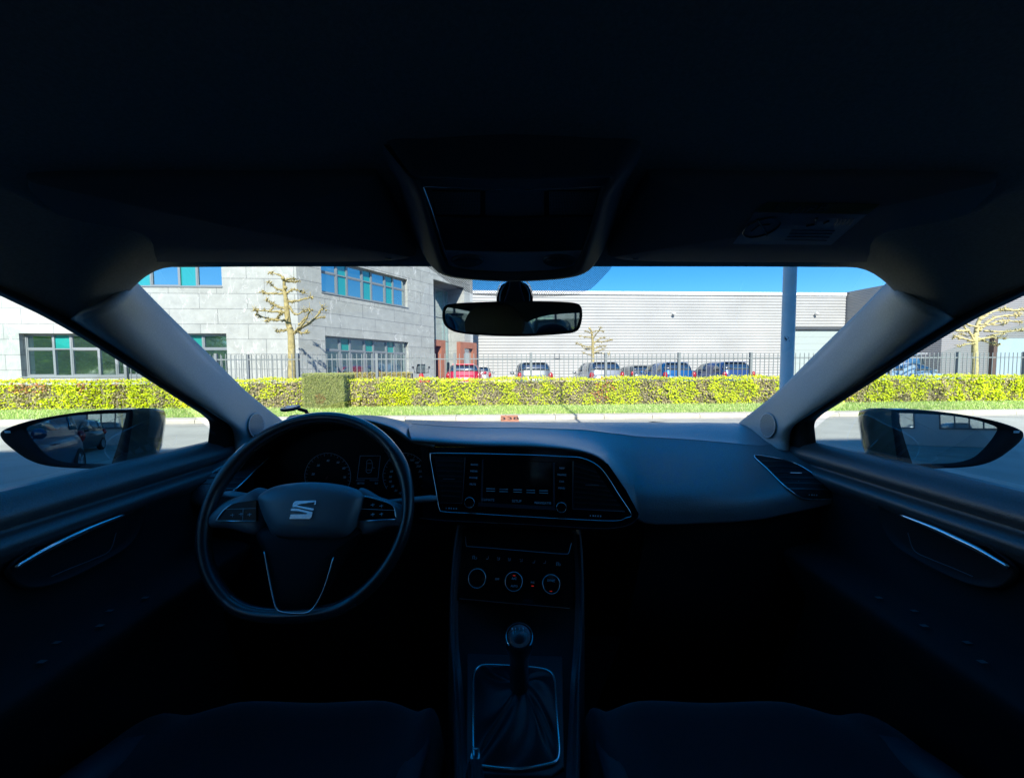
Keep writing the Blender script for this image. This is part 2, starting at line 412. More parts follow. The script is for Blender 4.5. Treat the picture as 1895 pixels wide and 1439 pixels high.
# ---------------------------------------------------------------- facades
class Facade:
    def __init__(s, A, B, org):
        s.A = V((A[0], A[1], 0)); d = V((B[0]-A[0], B[1]-A[1], 0)); s.L = d.length; s.d = d.normalized(); s.n = V((s.d.y, -s.d.x, 0)); s.org = V(org)
        m = Matrix((s.d, s.n, V((0, 0, 1)))).transposed().to_4x4(); m.translation = s.A - s.org; s.M = m
    def s_of(s, px):
        """distance along the wall seen at photograph column px"""
        d = OUTI.to_3x3() @ (CAR_M.to_3x3() @ ray(px, 690)); a = Matrix(((d.x, -s.d.x), (d.y, -s.d.y))); t = a.inverted() @ V((s.A.x, s.A.y)).to_2d(); return t[1]
    def z_at(s, px, py):
        d = OUTI.to_3x3() @ (CAR_M.to_3x3() @ ray(px, py)); p0 = s.A; k = p0.dot(s.n)/d.dot(s.n); return H + d.z*k
    def box(s, mb, s0, s1, d0, d1, z0, z1): return mb.box((s0, d0, z0), (s1, d1, z1), s.M)
def wall_mesh(mb, F, s0, s1, z0, z1, holes, reveal):
    """front sheet with openings and their reveals; slab coordinates go to the tone attribute"""
    xs = sorted({s0, s1, *[h[0] for h in holes], *[h[1] for h in holes]}); zs = sorted({z0, z1, *[h[2] for h in holes], *[h[3] for h in holes]})
    def q(pts, tone):
        o = len(mb.v); mb.v += [tuple(F.M @ V(p)) for p in pts]; mb.c += [(*t, 0, 1) for t in tone]; mb.f.append((o, o+1, o+2, o+3))
    for i in range(len(xs)-1):
        for j in range(len(zs)-1):
            a, b, c, d = xs[i], xs[i+1], zs[j], zs[j+1]
            if any(h[0] <= a and b <= h[1] and h[2] <= c and d <= h[3] for h in holes): continue
            q([(a, 0, c), (b, 0, c), (b, 0, d), (a, 0, d)], [(a, c), (b, c), (b, d), (a, d)])
    for h in holes:
        a, b, c, d = h[:4]; r = -(h[4] if len(h) > 4 else reveal)
        q([(a, 0, c), (a, r, c), (a, r, d), (a, 0, d)], [(a, c), (a-r, c), (a-r, d), (a, d)])
        q([(b, r, c), (b, 0, c), (b, 0, d), (b, r, d)], [(b+r, c), (b, c), (b, d), (b+r, d)])
        q([(a, r, c), (a, 0, c), (b, 0, c), (b, r, c)], [(a, c-0.01), (a, c), (b, c), (b, c-0.01)])
        q([(a, 0, d), (a, r, d), (b, r, d), (b, 0, d)], [(a, d), (a, d-0.01), (b, d-0.01), (b, d)])

def stone_mat():
    m = bpy.data.materials.new('grey marble cladding'); m.use_nodes = True; t = m.node_tree; b = t.nodes['Principled BSDF']; N = t.nodes.new; L = t.links.new
    a = N('ShaderNodeAttribute'); a.attribute_name = 'tone'
    br = N('ShaderNodeTexBrick'); br.offset = 0.37; br.inputs['Scale'].default_value = 1.0; br.inputs['Brick Width'].default_value = 1.9; br.inputs['Row Height'].default_value = 0.62
    br.inputs['Mortar Size'].default_value = 0.009; br.inputs['Mortar Smooth'].default_value = 0.1; br.inputs['Bias'].default_value = -0.1
    br.inputs['Color1'].default_value = (0.36, 0.38, 0.355, 1); br.inputs['Color2'].default_value = (0.40, 0.42, 0.395, 1); br.inputs['Mortar'].default_value = (0.15, 0.16, 0.16, 1)
    L(a.outputs['Color'], br.inputs['Vector'])
    n1 = N('ShaderNodeTexNoise'); n1.inputs['Scale'].default_value = 2.2; n1.inputs['Detail'].default_value = 8; n1.inputs['Roughness'].default_value = 0.7; L(a.outputs['Color'], n1.inputs['Vector'])
    r1 = N('ShaderNodeMapRange'); r1.inputs['From Min'].default_value = 0.3; r1.inputs['From Max'].default_value = 0.7; r1.inputs['To Min'].default_value = 0.82; r1.inputs['To Max'].default_value = 1.16; L(n1.outputs['Fac'], r1.inputs['Value'])
    sc_ = N('ShaderNodeVectorMath'); sc_.operation = 'SCALE'; L(br.outputs['Color'], sc_.inputs[0]); L(r1.outputs[0], sc_.inputs['Scale'])
    mp = N('ShaderNodeMapping'); mp.inputs['Rotation'].default_value = (0, 0, 0.9); mp.inputs['Scale'].default_value = (1.6, 0.45, 1); L(a.outputs['Color'], mp.inputs['Vector'])
    n2 = N('ShaderNodeTexNoise'); n2.inputs['Scale'].default_value = 1.1; n2.inputs['Detail'].default_value = 4; n2.inputs['Distortion'].default_value = 0.8; L(mp.outputs[0], n2.inputs['Vector'])
    s1 = N('ShaderNodeMath'); s1.operation = 'SUBTRACT'; s1.inputs[1].default_value = 0.5; L(n2.outputs['Fac'], s1.inputs[0])
    s2 = N('ShaderNodeMath'); s2.operation = 'ABSOLUTE'; L(s1.outputs[0], s2.inputs[0])
    r2 = N('ShaderNodeMapRange'); r2.inputs['From Min'].default_value = 0.0; r2.inputs['From Max'].default_value = 0.006; r2.inputs['To Min'].default_value = 0.8; r2.inputs['To Max'].default_value = 0.0; L(s2.outputs[0], r2.inputs['Value'])
    n3 = N('ShaderNodeTexNoise'); n3.inputs['Scale'].default_value = 0.9; L(a.outputs['Color'], n3.inputs['Vector'])
    r3 = N('ShaderNodeMapRange'); r3.inputs['From Min'].default_value = 0.42; r3.inputs['From Max'].default_value = 0.52; L(n3.outputs['Fac'], r3.inputs['Value'])
    mm = N('ShaderNodeMath'); mm.operation = 'MULTIPLY'; L(r2.outputs[0], mm.inputs[0]); L(r3.outputs[0], mm.inputs[1])
    mx = N('ShaderNodeMix'); mx.data_type = 'RGBA'; L(mm.outputs[0], mx.inputs['Factor']); L(sc_.outputs[0], mx.inputs['A']); mx.inputs['B'].default_value = (0.75, 0.76, 0.74, 1)
    L(mx.outputs['Result'], b.inputs['Base Color']); b.inputs['Roughness'].default_value = 0.5
    bp = N('ShaderNodeBump'); bp.inputs['Strength'].default_value = 0.6; bp.inputs['Distance'].default_value = 0.01; bp.invert = True; L(br.outputs['Fac'], bp.inputs['Height']); L(bp.outputs[0], b.inputs['Normal'])
    return m
m_stone = stone_mat()
m_frame = M('grey aluminium', (0.27, 0.30, 0.31), 0.4, 0.3)
m_pane = reflector('window glass', (0.03, 0.06, 0.055), 0.58, rough=0.05, wav=0.10, tint=(0.8, 0.97, 0.97))
m_teal = reflector('teal spandrel glass', (0.015, 0.28, 0.25), 0.18)
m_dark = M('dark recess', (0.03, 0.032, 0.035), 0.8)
m_alu_dark = M('dark grey metal', (0.10, 0.11, 0.12), 0.5, 0.4)

def window(F, s0, s1, z0, z1, bays, transom, parent, depth=0.25, full_teal=True):
    """bays = [(s_end, kind)] ; kind G clear, T teal"""
    f = MB(); w_ = 0.055; d0, d1 = -depth, -depth+0.07
    F.box(f, s0, s1, d0, d1, z0, z0+w_); F.box(f, s0, s1, d0, d1, z1-w_, z1); F.box(f, s0, s0+w_, d0, d1-0.003, z0+w_, z1-w_); F.box(f, s1-w_, s1, d0, d1-0.003, z0+w_, z1-w_)
    F.box(f, s0-0.02, s1+0.02, -depth, 0.03, z0-0.05, z0-0.004)              # sill
    a = s0 + w_; pieces = []
    for i, (b, kd) in enumerate(bays):
        e = min(b, s1-w_)
        if i < len(bays)-1: F.box(f, e-0.035, e+0.035, d0, d1-0.006, z0+w_, z1-w_); e1 = e-0.035
        else: e1 = e
        F.box(f, a, e1, d0, d1-0.009, transom-0.025, transom+0.025)
        lo, hi = (a, e1, z0+w_, transom-0.025), (a, e1, transom+0.025, z1-w_)
        pieces += [(lo, kd == 'T' and full_teal, kd), (hi, kd == 'T', kd)]
        if kd == 'G':                                                         # inner sash
            for q in (lo, hi):
                for (u0, u1, v0, v1) in ((q[0], q[1], q[2], q[2]+0.035), (q[0], q[1], q[3]-0.035, q[3]), (q[0], q[0]+0.035, q[2]+0.035, q[3]-0.035), (q[1]-0.035, q[1], q[2]+0.035, q[3]-0.035)):
                    F.box(f, u0, u1, d0+0.01, d1-0.02, v0, v1)
        a = e + 0.035
    o = f.build('window', m_frame, parent)
    for (a, b, c, d), teal, _ in pieces:
        p = MB(); F.box(p, a, b, -depth+0.005, -depth+0.018, c, d)
        p.build('spandrel' if teal else 'pane', m_teal if teal else m_pane, o)
    return o

# --- stone clad office building
Y1 = 16.0; xc = gx(555, Y1)
A1, B1 = (-36.0, Y1), (xc, Y1)
k_ = math.tan(math.atan(1.567) - THETA)        # direction of the angled wall in the street frame
dirw = V((1, k_, 0)).normalized()
FA = Facade((xc, Y1), (xc + dirw.x*20, Y1 + dirw.y*20), (xc, Y1, 0))
FL = Facade(A1, B1, (xc, Y1, 0))
root = street('office_building', xc, Y1, 0.05); tag(root, 'grey marble clad two storey office building with teal and blue windows', 'building')
TOP = 7.45
sE, sO0, sO1 = FA.s_of(871), FA.s_of(804.5), FA.s_of(860.5)
def sl(px): return FL.s_of(px)
lw = (sl(40), sl(422), 0.98, 2.72); uw = (sl(20), sl(418), 4.64, 6.35)
lwb = (sl(40)-12, sl(40)-3.5, 0.98, 2.72)
mb = MB(); wall_mesh(mb, FL, FL.s_of(-1200), FL.L, -0.05, TOP, [lw, uw, lwb], 0.27); mb.build('wall', m_stone, root)
zsoff = 6.55
al = (FA.s_of(604), FA.s_of(757), 0.98, 2.72); au = (FA.s_of(600), FA.s_of(757), 4.62, 6.12)
mb = MB(); wall_mesh(mb, FA, 0, sE, -0.05, TOP, [al, au, (sO0, sO1, -0.05, zsoff, 1.5)], 0.27)
mb.build('wall', m_stone, root)
# end of the angled wall, roof
mb = MB(); FA.box(mb, sE-0.002, sE+0.3, -2.0, -0.002, -0.05, TOP-0.003); mb.build('wall_end', M('pale stone return', (0.5, 0.52, 0.5), 0.6, var=(3, 0.1)), root)
mb = MB(); e = FA.M @ V((sE, -0.01, 0)); l0 = FL.M @ V((FL.s_of(-1200), -0.01, 0)); c0 = V((0, 0.0, 0))
mb.prism([(c0.x-0.3, c0.y+0.5, TOP-0.35), (e.x-0.6, e.y-0.1, TOP-0.35), (e.x-4, e.y+10, TOP-0.35), (l0.x, e.y+10, TOP-0.35), (l0.x, l0.y+0.5, TOP-0.35)], (0, 0, 0.3)); mb.build('roof', M('roof felt', (0.12, 0.12, 0.12), 0.9), root)
mb = MB(); FL.box(mb, FL.s_of(-1200), FL.L-0.01, -0.4, 0.03, TOP, TOP+0.06); FA.box(mb, 0.0, sE+0.3, -0.4, 0.03, TOP+0.001, TOP+0.061); mb.build('coping', m_frame, root)
# dark sheet standing in for the unlit rooms behind the openings
mb = MB(); FL.box(mb, FL.s_of(-1200), FL.L-0.4, -0.33, -0.28, 0.0, TOP-0.4); FA.box(mb, 0.3, sO0-0.02, -0.33, -0.28, 0, TOP-0.4); mb.build('dark_backing', m_dark, root)
def bays(s0, s1, widths, kinds):
    t = sum(widths); a = s0; out = []
    for w_, k2 in zip(widths, kinds): a += (s1-s0)*w_/t; out.append((a, k2))
    return out
wl = [150, 90]*4 + [150]
window(FL, *lw, bays(lw[0], lw[1], wl, 'GTGTGTGTG'), 2.10, root, full_teal=False)
window(FL, *lwb, bays(lwb[0], lwb[1], wl, 'GTGTGTGTG'), 2.10, root, full_teal=False)
window(FL, *uw, bays(uw[0], uw[1], wl, 'GTGTGTGTG'), 5.7, root)
wa = [1.0, 0.6]*3 + [1.0]
window(FA, *al, bays(al[0], al[1], wa, 'GTGTGTG'), 2.10, root, full_teal=False)
window(FA, *au, bays(au[0], au[1], wa, 'GTGTGTG'), 5.55, root)
# glazed entrance in the recess
cw = MB(); dW = 1.45
ss = [sO0, sO0+(sO1-sO0)*0.56, sO0+(sO1-sO0)*0.86, sO1]
for s_ in ss: FA.box(cw, s_-0.03, s_+0.03, -dW-0.05, -dW+0.05, 0, zsoff-0.002)
for z_ in (0.05, 3.1, 4.6, 6.45): FA.box(cw, ss[0]+0.03, ss[-1]-0.03, -dW-0.045, -dW+0.045, z_, z_+0.06)
cwo = cw.build('entrance_glazing', m_frame, root)
m_teal2 = reflector('green entrance glass', (0.05, 0.26, 0.26), 0.6, wav=0.06)
for i in range(3):
    for z0_, z1_ in ((0.11, 3.1), (3.16, 4.6), (4.66, 6.45)):
        p = MB(); FA.box(p, ss[i]+0.03, ss[i+1]-0.03, -dW-0.01, -dW+0.01, z0_, z1_); p.build('pane', m_teal2 if i != 0 else m_pane, cwo)
so_ = MB()
for i in range(4):
    a = sO0 + (sO1-sO0)*i/4; FA.box(so_, a+0.012, a+(sO1-sO0)/4-0.012, -1.4, -0.05, zsoff-0.03, zsoff-0.006)
so_.build('soffit', M('soffit panel', (0.16, 0.17, 0.17), 0.6, 0.3), root)
m_terra = M('terracotta door surround', (0.34, 0.135, 0.08), 0.6, var=(3, 0.12))
def portal(s0, s1, d0, d1, zt, t, par):
    p = MB(); FA.box(p, s0, s0+t, d0, d1, 0, zt); FA.box(p, s1-t, s1, d0, d1, 0, zt); FA.box(p, s0+t, s1-t, d0, d1, zt-t, zt)
    o = p.build('door_surround', m_terra, par)
    q = MB(); FA.box(q, s0+t, s1-t, d0+0.1, d0+0.13, 0.0, zt-t); q.build('door', reflector('door glass', (0.30, 0.36, 0.35), 0.35), o)
    q = MB(); FA.box(q, s0+t+0.1, s0+t+0.13, d0+0.13, d0+0.19, 0.9, 1.6); q.build('handle', m_frame, o)
sA, sB = FA.s_of(806), FA.s_of(835)
portal(sA, FA.s_of(833), -1.35, -0.35, 3.05, 0.38, root)
portal(FA.s_of(848), FA.s_of(878), -0.10, 0.22, 3.0, 0.40, root)

# --- white warehouse
def corrugated(mb, x0, x1, y, z0, z1, pitch=0.235, dep=0.045, groove=0.3):
    prof = []; z = z0
    while z < z1 - 1e-6:
        e = min(z+pitch, z1)
        prof += [(y+dep, z), (y, min(e, z+pitch*0.30)), (y, min(e, z+pitch*0.72)), (y+dep, min(e, z+pitch*0.88))]; z = e
    prof.append((y+dep, z1))
    mb.grid([[(x, p[0], p[1]) for p in prof] for x in (x0, x1)])
YW = 30.0; xw0, xw1 = gx(862, YW), gx(1560, YW); zt = og(1250, 541, Y=YW).z
root = street('warehouse', xw0, YW, 0.05); tag(root, 'long white warehouse wall of horizontal corrugated metal', 'building')
ox = xw0
m_white = M('white corrugated steel', (0.40, 0.40, 0.385), 0.5, var=(0.35, 0.09, 7))
m_base = M('beige plinth', (0.55, 0.47, 0.36), 0.8)
dd0 = gx(1469, YW); ddz = og(1500, 611, Y=YW).z; dlz = og(1500, 606, Y=YW).z
mb = MB(); corrugated(mb, 0, dd0-ox, 0, 0.55, zt-0.25); corrugated(mb, dd0-ox, xw1-ox, 0, dlz, zt-0.25)
mb.build('cladding', m_white, root)
mb = MB(); mb.box((0, -0.06, zt-0.25), (xw1-ox, 0.25, zt)); mb.build('coping', M('white trim', (0.8, 0.8, 0.78), 0.5), root)
mb = MB(); mb.box((0, -0.03, -0.05), (dd0-ox-0.002, 0.25, 0.55)); mb.build('plinth', m_base, root)
mb = MB(); mb.box((0, 0.3, -0.05), (xw1-ox, 14, zt-0.1)); mb.build('body', M('roof and rear', (0.4, 0.4, 0.4), 0.8), root)
mb = MB(); mb.box((dd0-ox, -0.05, ddz), (xw1-ox, 0.2, dlz-0.003)); mb.build('door_header', m_alu_dark, root)
mb = MB()
for i in range(8): mb.box((dd0-ox+0.02, 0.12, -0.05+i*ddz/8+0.01), (xw1-ox, 0.2, -0.05+(i+1)*ddz/8))
mb.build('roller_door', M('pale grey green door', (0.36, 0.42, 0.40), 0.6), root)
mb = MB(); corrugated(mb, 0, dd0-ox, -0.012, 2.0, 2.12, pitch=0.12); mb.build('seam_strip', M('grey seam', (0.5, 0.47, 0.44), 0.6), root)
for px_, py_ in ((1245, 582), (1508, 582)):
    q = og(px_, py_, Y=YW); l = MB(); l.box((q.x-ox-0.05, -0.12, q.z-0.03), (q.x-ox+0.05, -0.002, q.z+0.06)); l.ball((q.x-ox, -0.22, q.z), 0.13, sq=(1, 1, 0.8)); l.build('wall_lamp', M('lamp housing', (0.75, 0.75, 0.72), 0.4), root)

# --- grey building on the right
YG = 24.0; xg0 = gx(1739, 24.0)
root = street('grey_building', xg0, YG, 0.05); tag(root, 'dark grey horizontally clad building at the far right with a pale door', 'building')
m_greyclad = M('grey cladding', (0.25, 0.255, 0.255), 0.5, 0.2)
gz = 7.55; gdx = gx(1834, YG) - xg0; gdz = og(1860, 627, Y=YG).z
mb = MB(); corrugated(mb, 0, gdx, 0, -0.05, gz, 0.13, 0.03, 0.4); corrugated(mb, gdx, gdx+8, 0, gdz, gz, 0.13, 0.03, 0.4); corrugated(mb, gdx+8, gdx+20, 0, -0.05, gz, 0.13, 0.03, 0.4)
mb.build('cladding', m_greyclad, root)
mb = MB(); prof = []
z = -0.05
while z < gz-0.01: prof += [(0.03, z), (0, z+0.04), (0, z+0.09), (0.03, z+0.11)]; z += 0.13
dx = xw1 - xg0
mb.grid([[(x + p[0], y, min(p[1], gz)) for p in prof] for x, y in ((0, 0), (dx+0.02, YW-YG+0.4))]); mb.build('side_cladding', m_greyclad, root)
mb = MB(); mb.box((0.1, 0.1, gz-0.2), (gdx+20, 15, gz)); mb.build('roof', m_alu_dark, root)
mb = MB(); mb.box((gdx, 0.03, -0.05), (gdx+8, 0.1, gdz)); mb.build('door', M('pale blue grey door', (0.28, 0.36, 0.40), 0.5, var=(0.7, 0.06)), root)
mb = MB(); mb.box((gdx-0.28, -0.25, -0.05), (gdx, -0.004, gdz+0.02)); mb.build('corner_post', M('brown steel', (0.09, 0.06, 0.05), 0.6), root)

# ---------------------------------------------------------------- pollarded plane trees
m_bark = M('lichen bark', (0.37, 0.31, 0.13), 0.85, var=(9, 0.35, 6), bump=(30, 0.5, 0.02))
m_bark2 = M('lichen bark pale', (0.42, 0.37, 0.17), 0.85, var=(9, 0.3, 6), bump=(30, 0.5, 0.02))
def pollard(name, label, Y, trunk, branches, mat, r0, zoom, zb=0.05, spread=0.55, seed=1):
    """trunk / branches traced in the photograph, given depth by their own length"""
    random.seed(seed); sx, ox_, oy_ = zoom
    def pt(q, dy=0.0): return og(ox_ + q[0]/sx, oy_ + q[1]/sx, Y=Y+dy)
    b0 = pt(trunk[0]); org = V((b0.x, Y, zb)); root = street(name, org.x, org.y, zb); tag(root, label, 'tree', 'pollarded trees behind the fence')
    t = MB(); tp = cr([V((b0.x, Y, zb))] + [pt(q, random.uniform(-0.05, 0.05)) for q in trunk], 22); n = len(tp)
    t.tube([p - org for p in tp], [r0*(1-0.72*(i/(n-1))**0.8)*(1 + 0.08*random.uniform(-1, 1)) for i in range(n)], 9)
    for i in range(2, n): 
        if random.random() < 0.6: t.ball(tp[i]-org + V((random.gauss(0, r0*.4), -r0*.3, 0)), r0*random.uniform(0.25, 0.5), 6, 4)
    t.build('trunk', mat, root, smooth=True)
    for br in branches:
        s = random.uniform(-1, 1)*spread; pts = [pt(br[0])]; m_ = len(br)
        for i in range(1, m_): pts.append(pt(br[i], s*i/(m_-1)))
        L_ = sum((pts[i+1]-pts[i]).length for i in range(m_-1)); c = cr(pts, 4*m_); rb = br_r = r0*min(0.40, 0.17 + 0.12*L_)
        b = MB(); k = len(c)
        c2 = [p - org + V((random.gauss(0, 0.010), random.gauss(0, 0.012), random.gauss(0, 0.010))) for p in c]
        b.tube(c2, [rb*(1-0.55*i/(k-1)) for i in range(k)], 6)
        def knob(p, r):
            for _ in range(7): b.ball(p + V((random.gauss(0, r*.6), random.gauss(0, r*.6), random.gauss(0, r*.55))), r*random.uniform(0.3, 0.6), 6, 4)
            for _ in range(9):
                d = V((random.gauss(0, 1), random.gauss(0, 1), random.gauss(0.5, 1))).normalized()*r*random.uniform(1.4, 3.6); b.tube([p, p + d], [r*0.16, r*0.07], 4)
        knob(c2[-1], rb*1.5)
        for q in range(1, k-1):
            if random.random() < 0.5: knob(c2[q] + V((0, 0, rb*random.uniform(-1, 1))), rb*0.85)
        b.build('branch', mat, root, smooth=True)
    return root
z2 = (3.948, 400, 460)
tr1 = [(557, 950), (550, 640), (528, 540), (512, 380), (500, 300), (497, 220)]
br1 = [[(497, 225), (470, 198), (400, 178)], [(560, 615), (640, 545), (688, 445)], [(575, 612), (700, 530), (780, 432)], [(705, 520), (745, 508), (790, 500)], [(590, 600), (635, 615), (672, 612)],
       [(535, 585), (495, 602), (445, 602)], [(525, 530), (440, 520), (368, 530)], [(440, 520), (360, 505), (296, 480)], [(520, 465), (400, 458), (288, 450)], [(505, 440), (450, 420), (372, 382)],
       [(500, 312), (430, 285), (392, 245)], [(498, 330), (420, 328), (340, 320)], [(512, 325), (575, 300), (638, 322)], [(500, 240), (560, 240), (604, 238)], [(500, 232), (540, 222), (572, 220)], [(520, 390), (610, 378), (692, 358)],
       [(530, 420), (580, 478), (640, 455)], [(400, 455), (420, 420), (420, 400)], [(440, 518), (460, 490), (480, 470)], [(600, 560), (640, 520), (660, 512)]]
pollard('pollarded_tree', 'knobbly yellow barked pollarded tree before the stone office, trunk beside the clipped bush block', 13.6, tr1, br1, m_bark, 0.155, z2, seed=3)
z4 = (2.893, 1240, 460)
tr3 = [(1632, 680), (1632, 520), (1636, 470), (1650, 400), (1690, 310), (1740, 270)]
br3 = [[(1740, 270), (1780, 262), (1812, 250)], [(1636, 500), (1590, 430), (1535, 372)], [(1636, 500), (1575, 482), (1522, 470)], [(1640, 505), (1600, 510), (1550, 520)], [(1640, 490), (1720, 475), (1790, 480)], [(1690, 480), (1740, 462), (1780, 458)],
       [(1600, 440), (1520, 440), (1440, 465)], [(1645, 420), (1590, 405), (1540, 380)], [(1650, 405), (1740, 410), (1800, 400)], [(1660, 380), (1720, 340), (1790, 325)], [(1790, 325), (1840, 330), (1885, 325)], [(1680, 440), (1780, 445), (1885, 436)], [(1655, 440), (1740, 370), (1860, 355)],
       [(1670, 350), (1640, 335), (1600, 345)], [(1690, 310), (1730, 300), (1760, 285)], [(1640, 460), (1590, 470), (1560, 455)], [(1720, 400), (1790, 385), (1870, 395)], [(1650, 480), (1700, 500), (1750, 512)]]
pollard('pollarded_tree', 'pollarded tree with long pale horizontal branches before the dark grey building', 14.2, tr3, br3, m_bark2, 0.135, z4, seed=5)
z3 = (3.948, 780, 460)
tr2 = [(1252, 900), (1252, 800), (1252, 700), (1248, 640), (1240, 600), (1228, 575)]
br2 = [[(1252, 660), (1280, 620), (1310, 578)], [(1250, 650), (1200, 645), (1160, 638)], [(1252, 720), (1190, 712), (1138, 692)], [(1252, 680), (1320, 680), (1385, 668)], [(1252, 740), (1300, 715), (1345, 712)], [(1252, 760), (1310, 765), (1370, 768)],
       [(1250, 620), (1220, 610), (1200, 605)], [(1252, 780), (1210, 770), (1180, 760)], [(1252, 700), (1300, 660), (1335, 650)], [(1252, 770), (1290, 745), (1330, 735)], [(1250, 610), (1290, 600), (1330, 605)], [(1252, 730), (1200, 735), (1160, 700)]]
pollard('pollarded_tree', 'small thin pollarded tree in front of the white warehouse wall', 24.0, tr2, br2, m_bark, 0.15, z3, spread=0.9, seed=8)

# ---------------------------------------------------------------- lamp post with a bird sticker
lp = og(1457.5, 690, Y=2.1); root = street('lamp_post', lp.x, lp.y, 0); tag(root, 'slim blue grey steel lamp post at the kerb side, a black bird sticker on it', 'lamp post')
m_pole = M('galvanised post paint', (0.80, 0.82, 0.82), 0.5, 0.0, var=(6, 0.1, 5))
mb = MB(); mb.lathe([(0.055, 0), (0.055, 0.25), (0.0335, 0.30), (0.0335, 4), (0.03, 8.6), (0.0, 8.61)], (0, 0, 0), (0, 0, 1), 28); mb.build('pole', m_pole, root, smooth=True)
mb = MB(); mb.tube([(0, 0, 8.5), (0, 0.05, 8.75), (0, 0.5, 8.85), (0, 0.9, 8.86)], 0.022, 8); mb.build('arm', m_pole, root)
mb = MB(); mb.box((-0.1, 0.8, 8.82), (0.1, 1.4, 8.91)); mb.build('lamp_head', m_pole, root, bevel=0.02)
bird = [(540, 518), (575, 490), (610, 455), (628, 492), (680, 500), (740, 530), (780, 570), (795, 610), (755, 635), (722, 660), (735, 680), (742, 705), (700, 735), (640, 738), (690, 715), (715, 700), (700, 668), (672, 672), (668, 700), (655, 720), (640, 728), (655, 690), (655, 655), (630, 590), (605, 530)]
m_black = M('black print', (0.012, 0.013, 0.016), 0.5)
def stick(poly):
    pts = []
    for a, b in poly:
        q = og(1430 + a/23.98, 600 + b/23.98, Y=2.1-0.0335); x = max(-0.031, min(0.031, q.x - lp.x)); pts.append(V((x, -math.sqrt(0.0335**2 - x*x) - 0.0008, q.z)))
    return pts
mb = MB(); pp = stick(bird); mb.add(pp, [tuple(range(len(pp)))]); pp = stick([(775, 725), (800, 718), (825, 730), (800, 745)]); mb.add(pp, [tuple(range(4))])
mb.build('sticker', m_black, root)

# ---------------------------------------------------------------- house number block on the kerb
q0, q1 = og(927, 775, Y=8.8), og(959, 775, Y=8.8); hw = (q1.x-q0.x)/2; cx = (q0.x+q1.x)/2
root = street('number_block', cx, 8.87, 0.0); tag(root, 'terracotta block with dark number 338 leaning on the kerb', 'number plate')
mb = MB(); mb.prism([(-hw, 0.02, 0.006), (-hw, 0.02, 0.125), (-hw, -0.02, 0.125), (-hw, -0.50, 0.03), (-hw, -0.50, 0.006)], (2*hw, 0, 0)); mb.build('block', M('terracotta paint', (0.50, 0.22, 0.12), 0.75, var=(12, 0.15)), root, bevel=0.006)
sl_ = V((0, 0.48, 0.095)).normalized()
text('lettering', '338', 0.30, m_black, root, basis(V((0, -0.26, 0.0785)), V((1, 0, 0)), None, V((0, -0.095, 0.48))), ext=0.002)

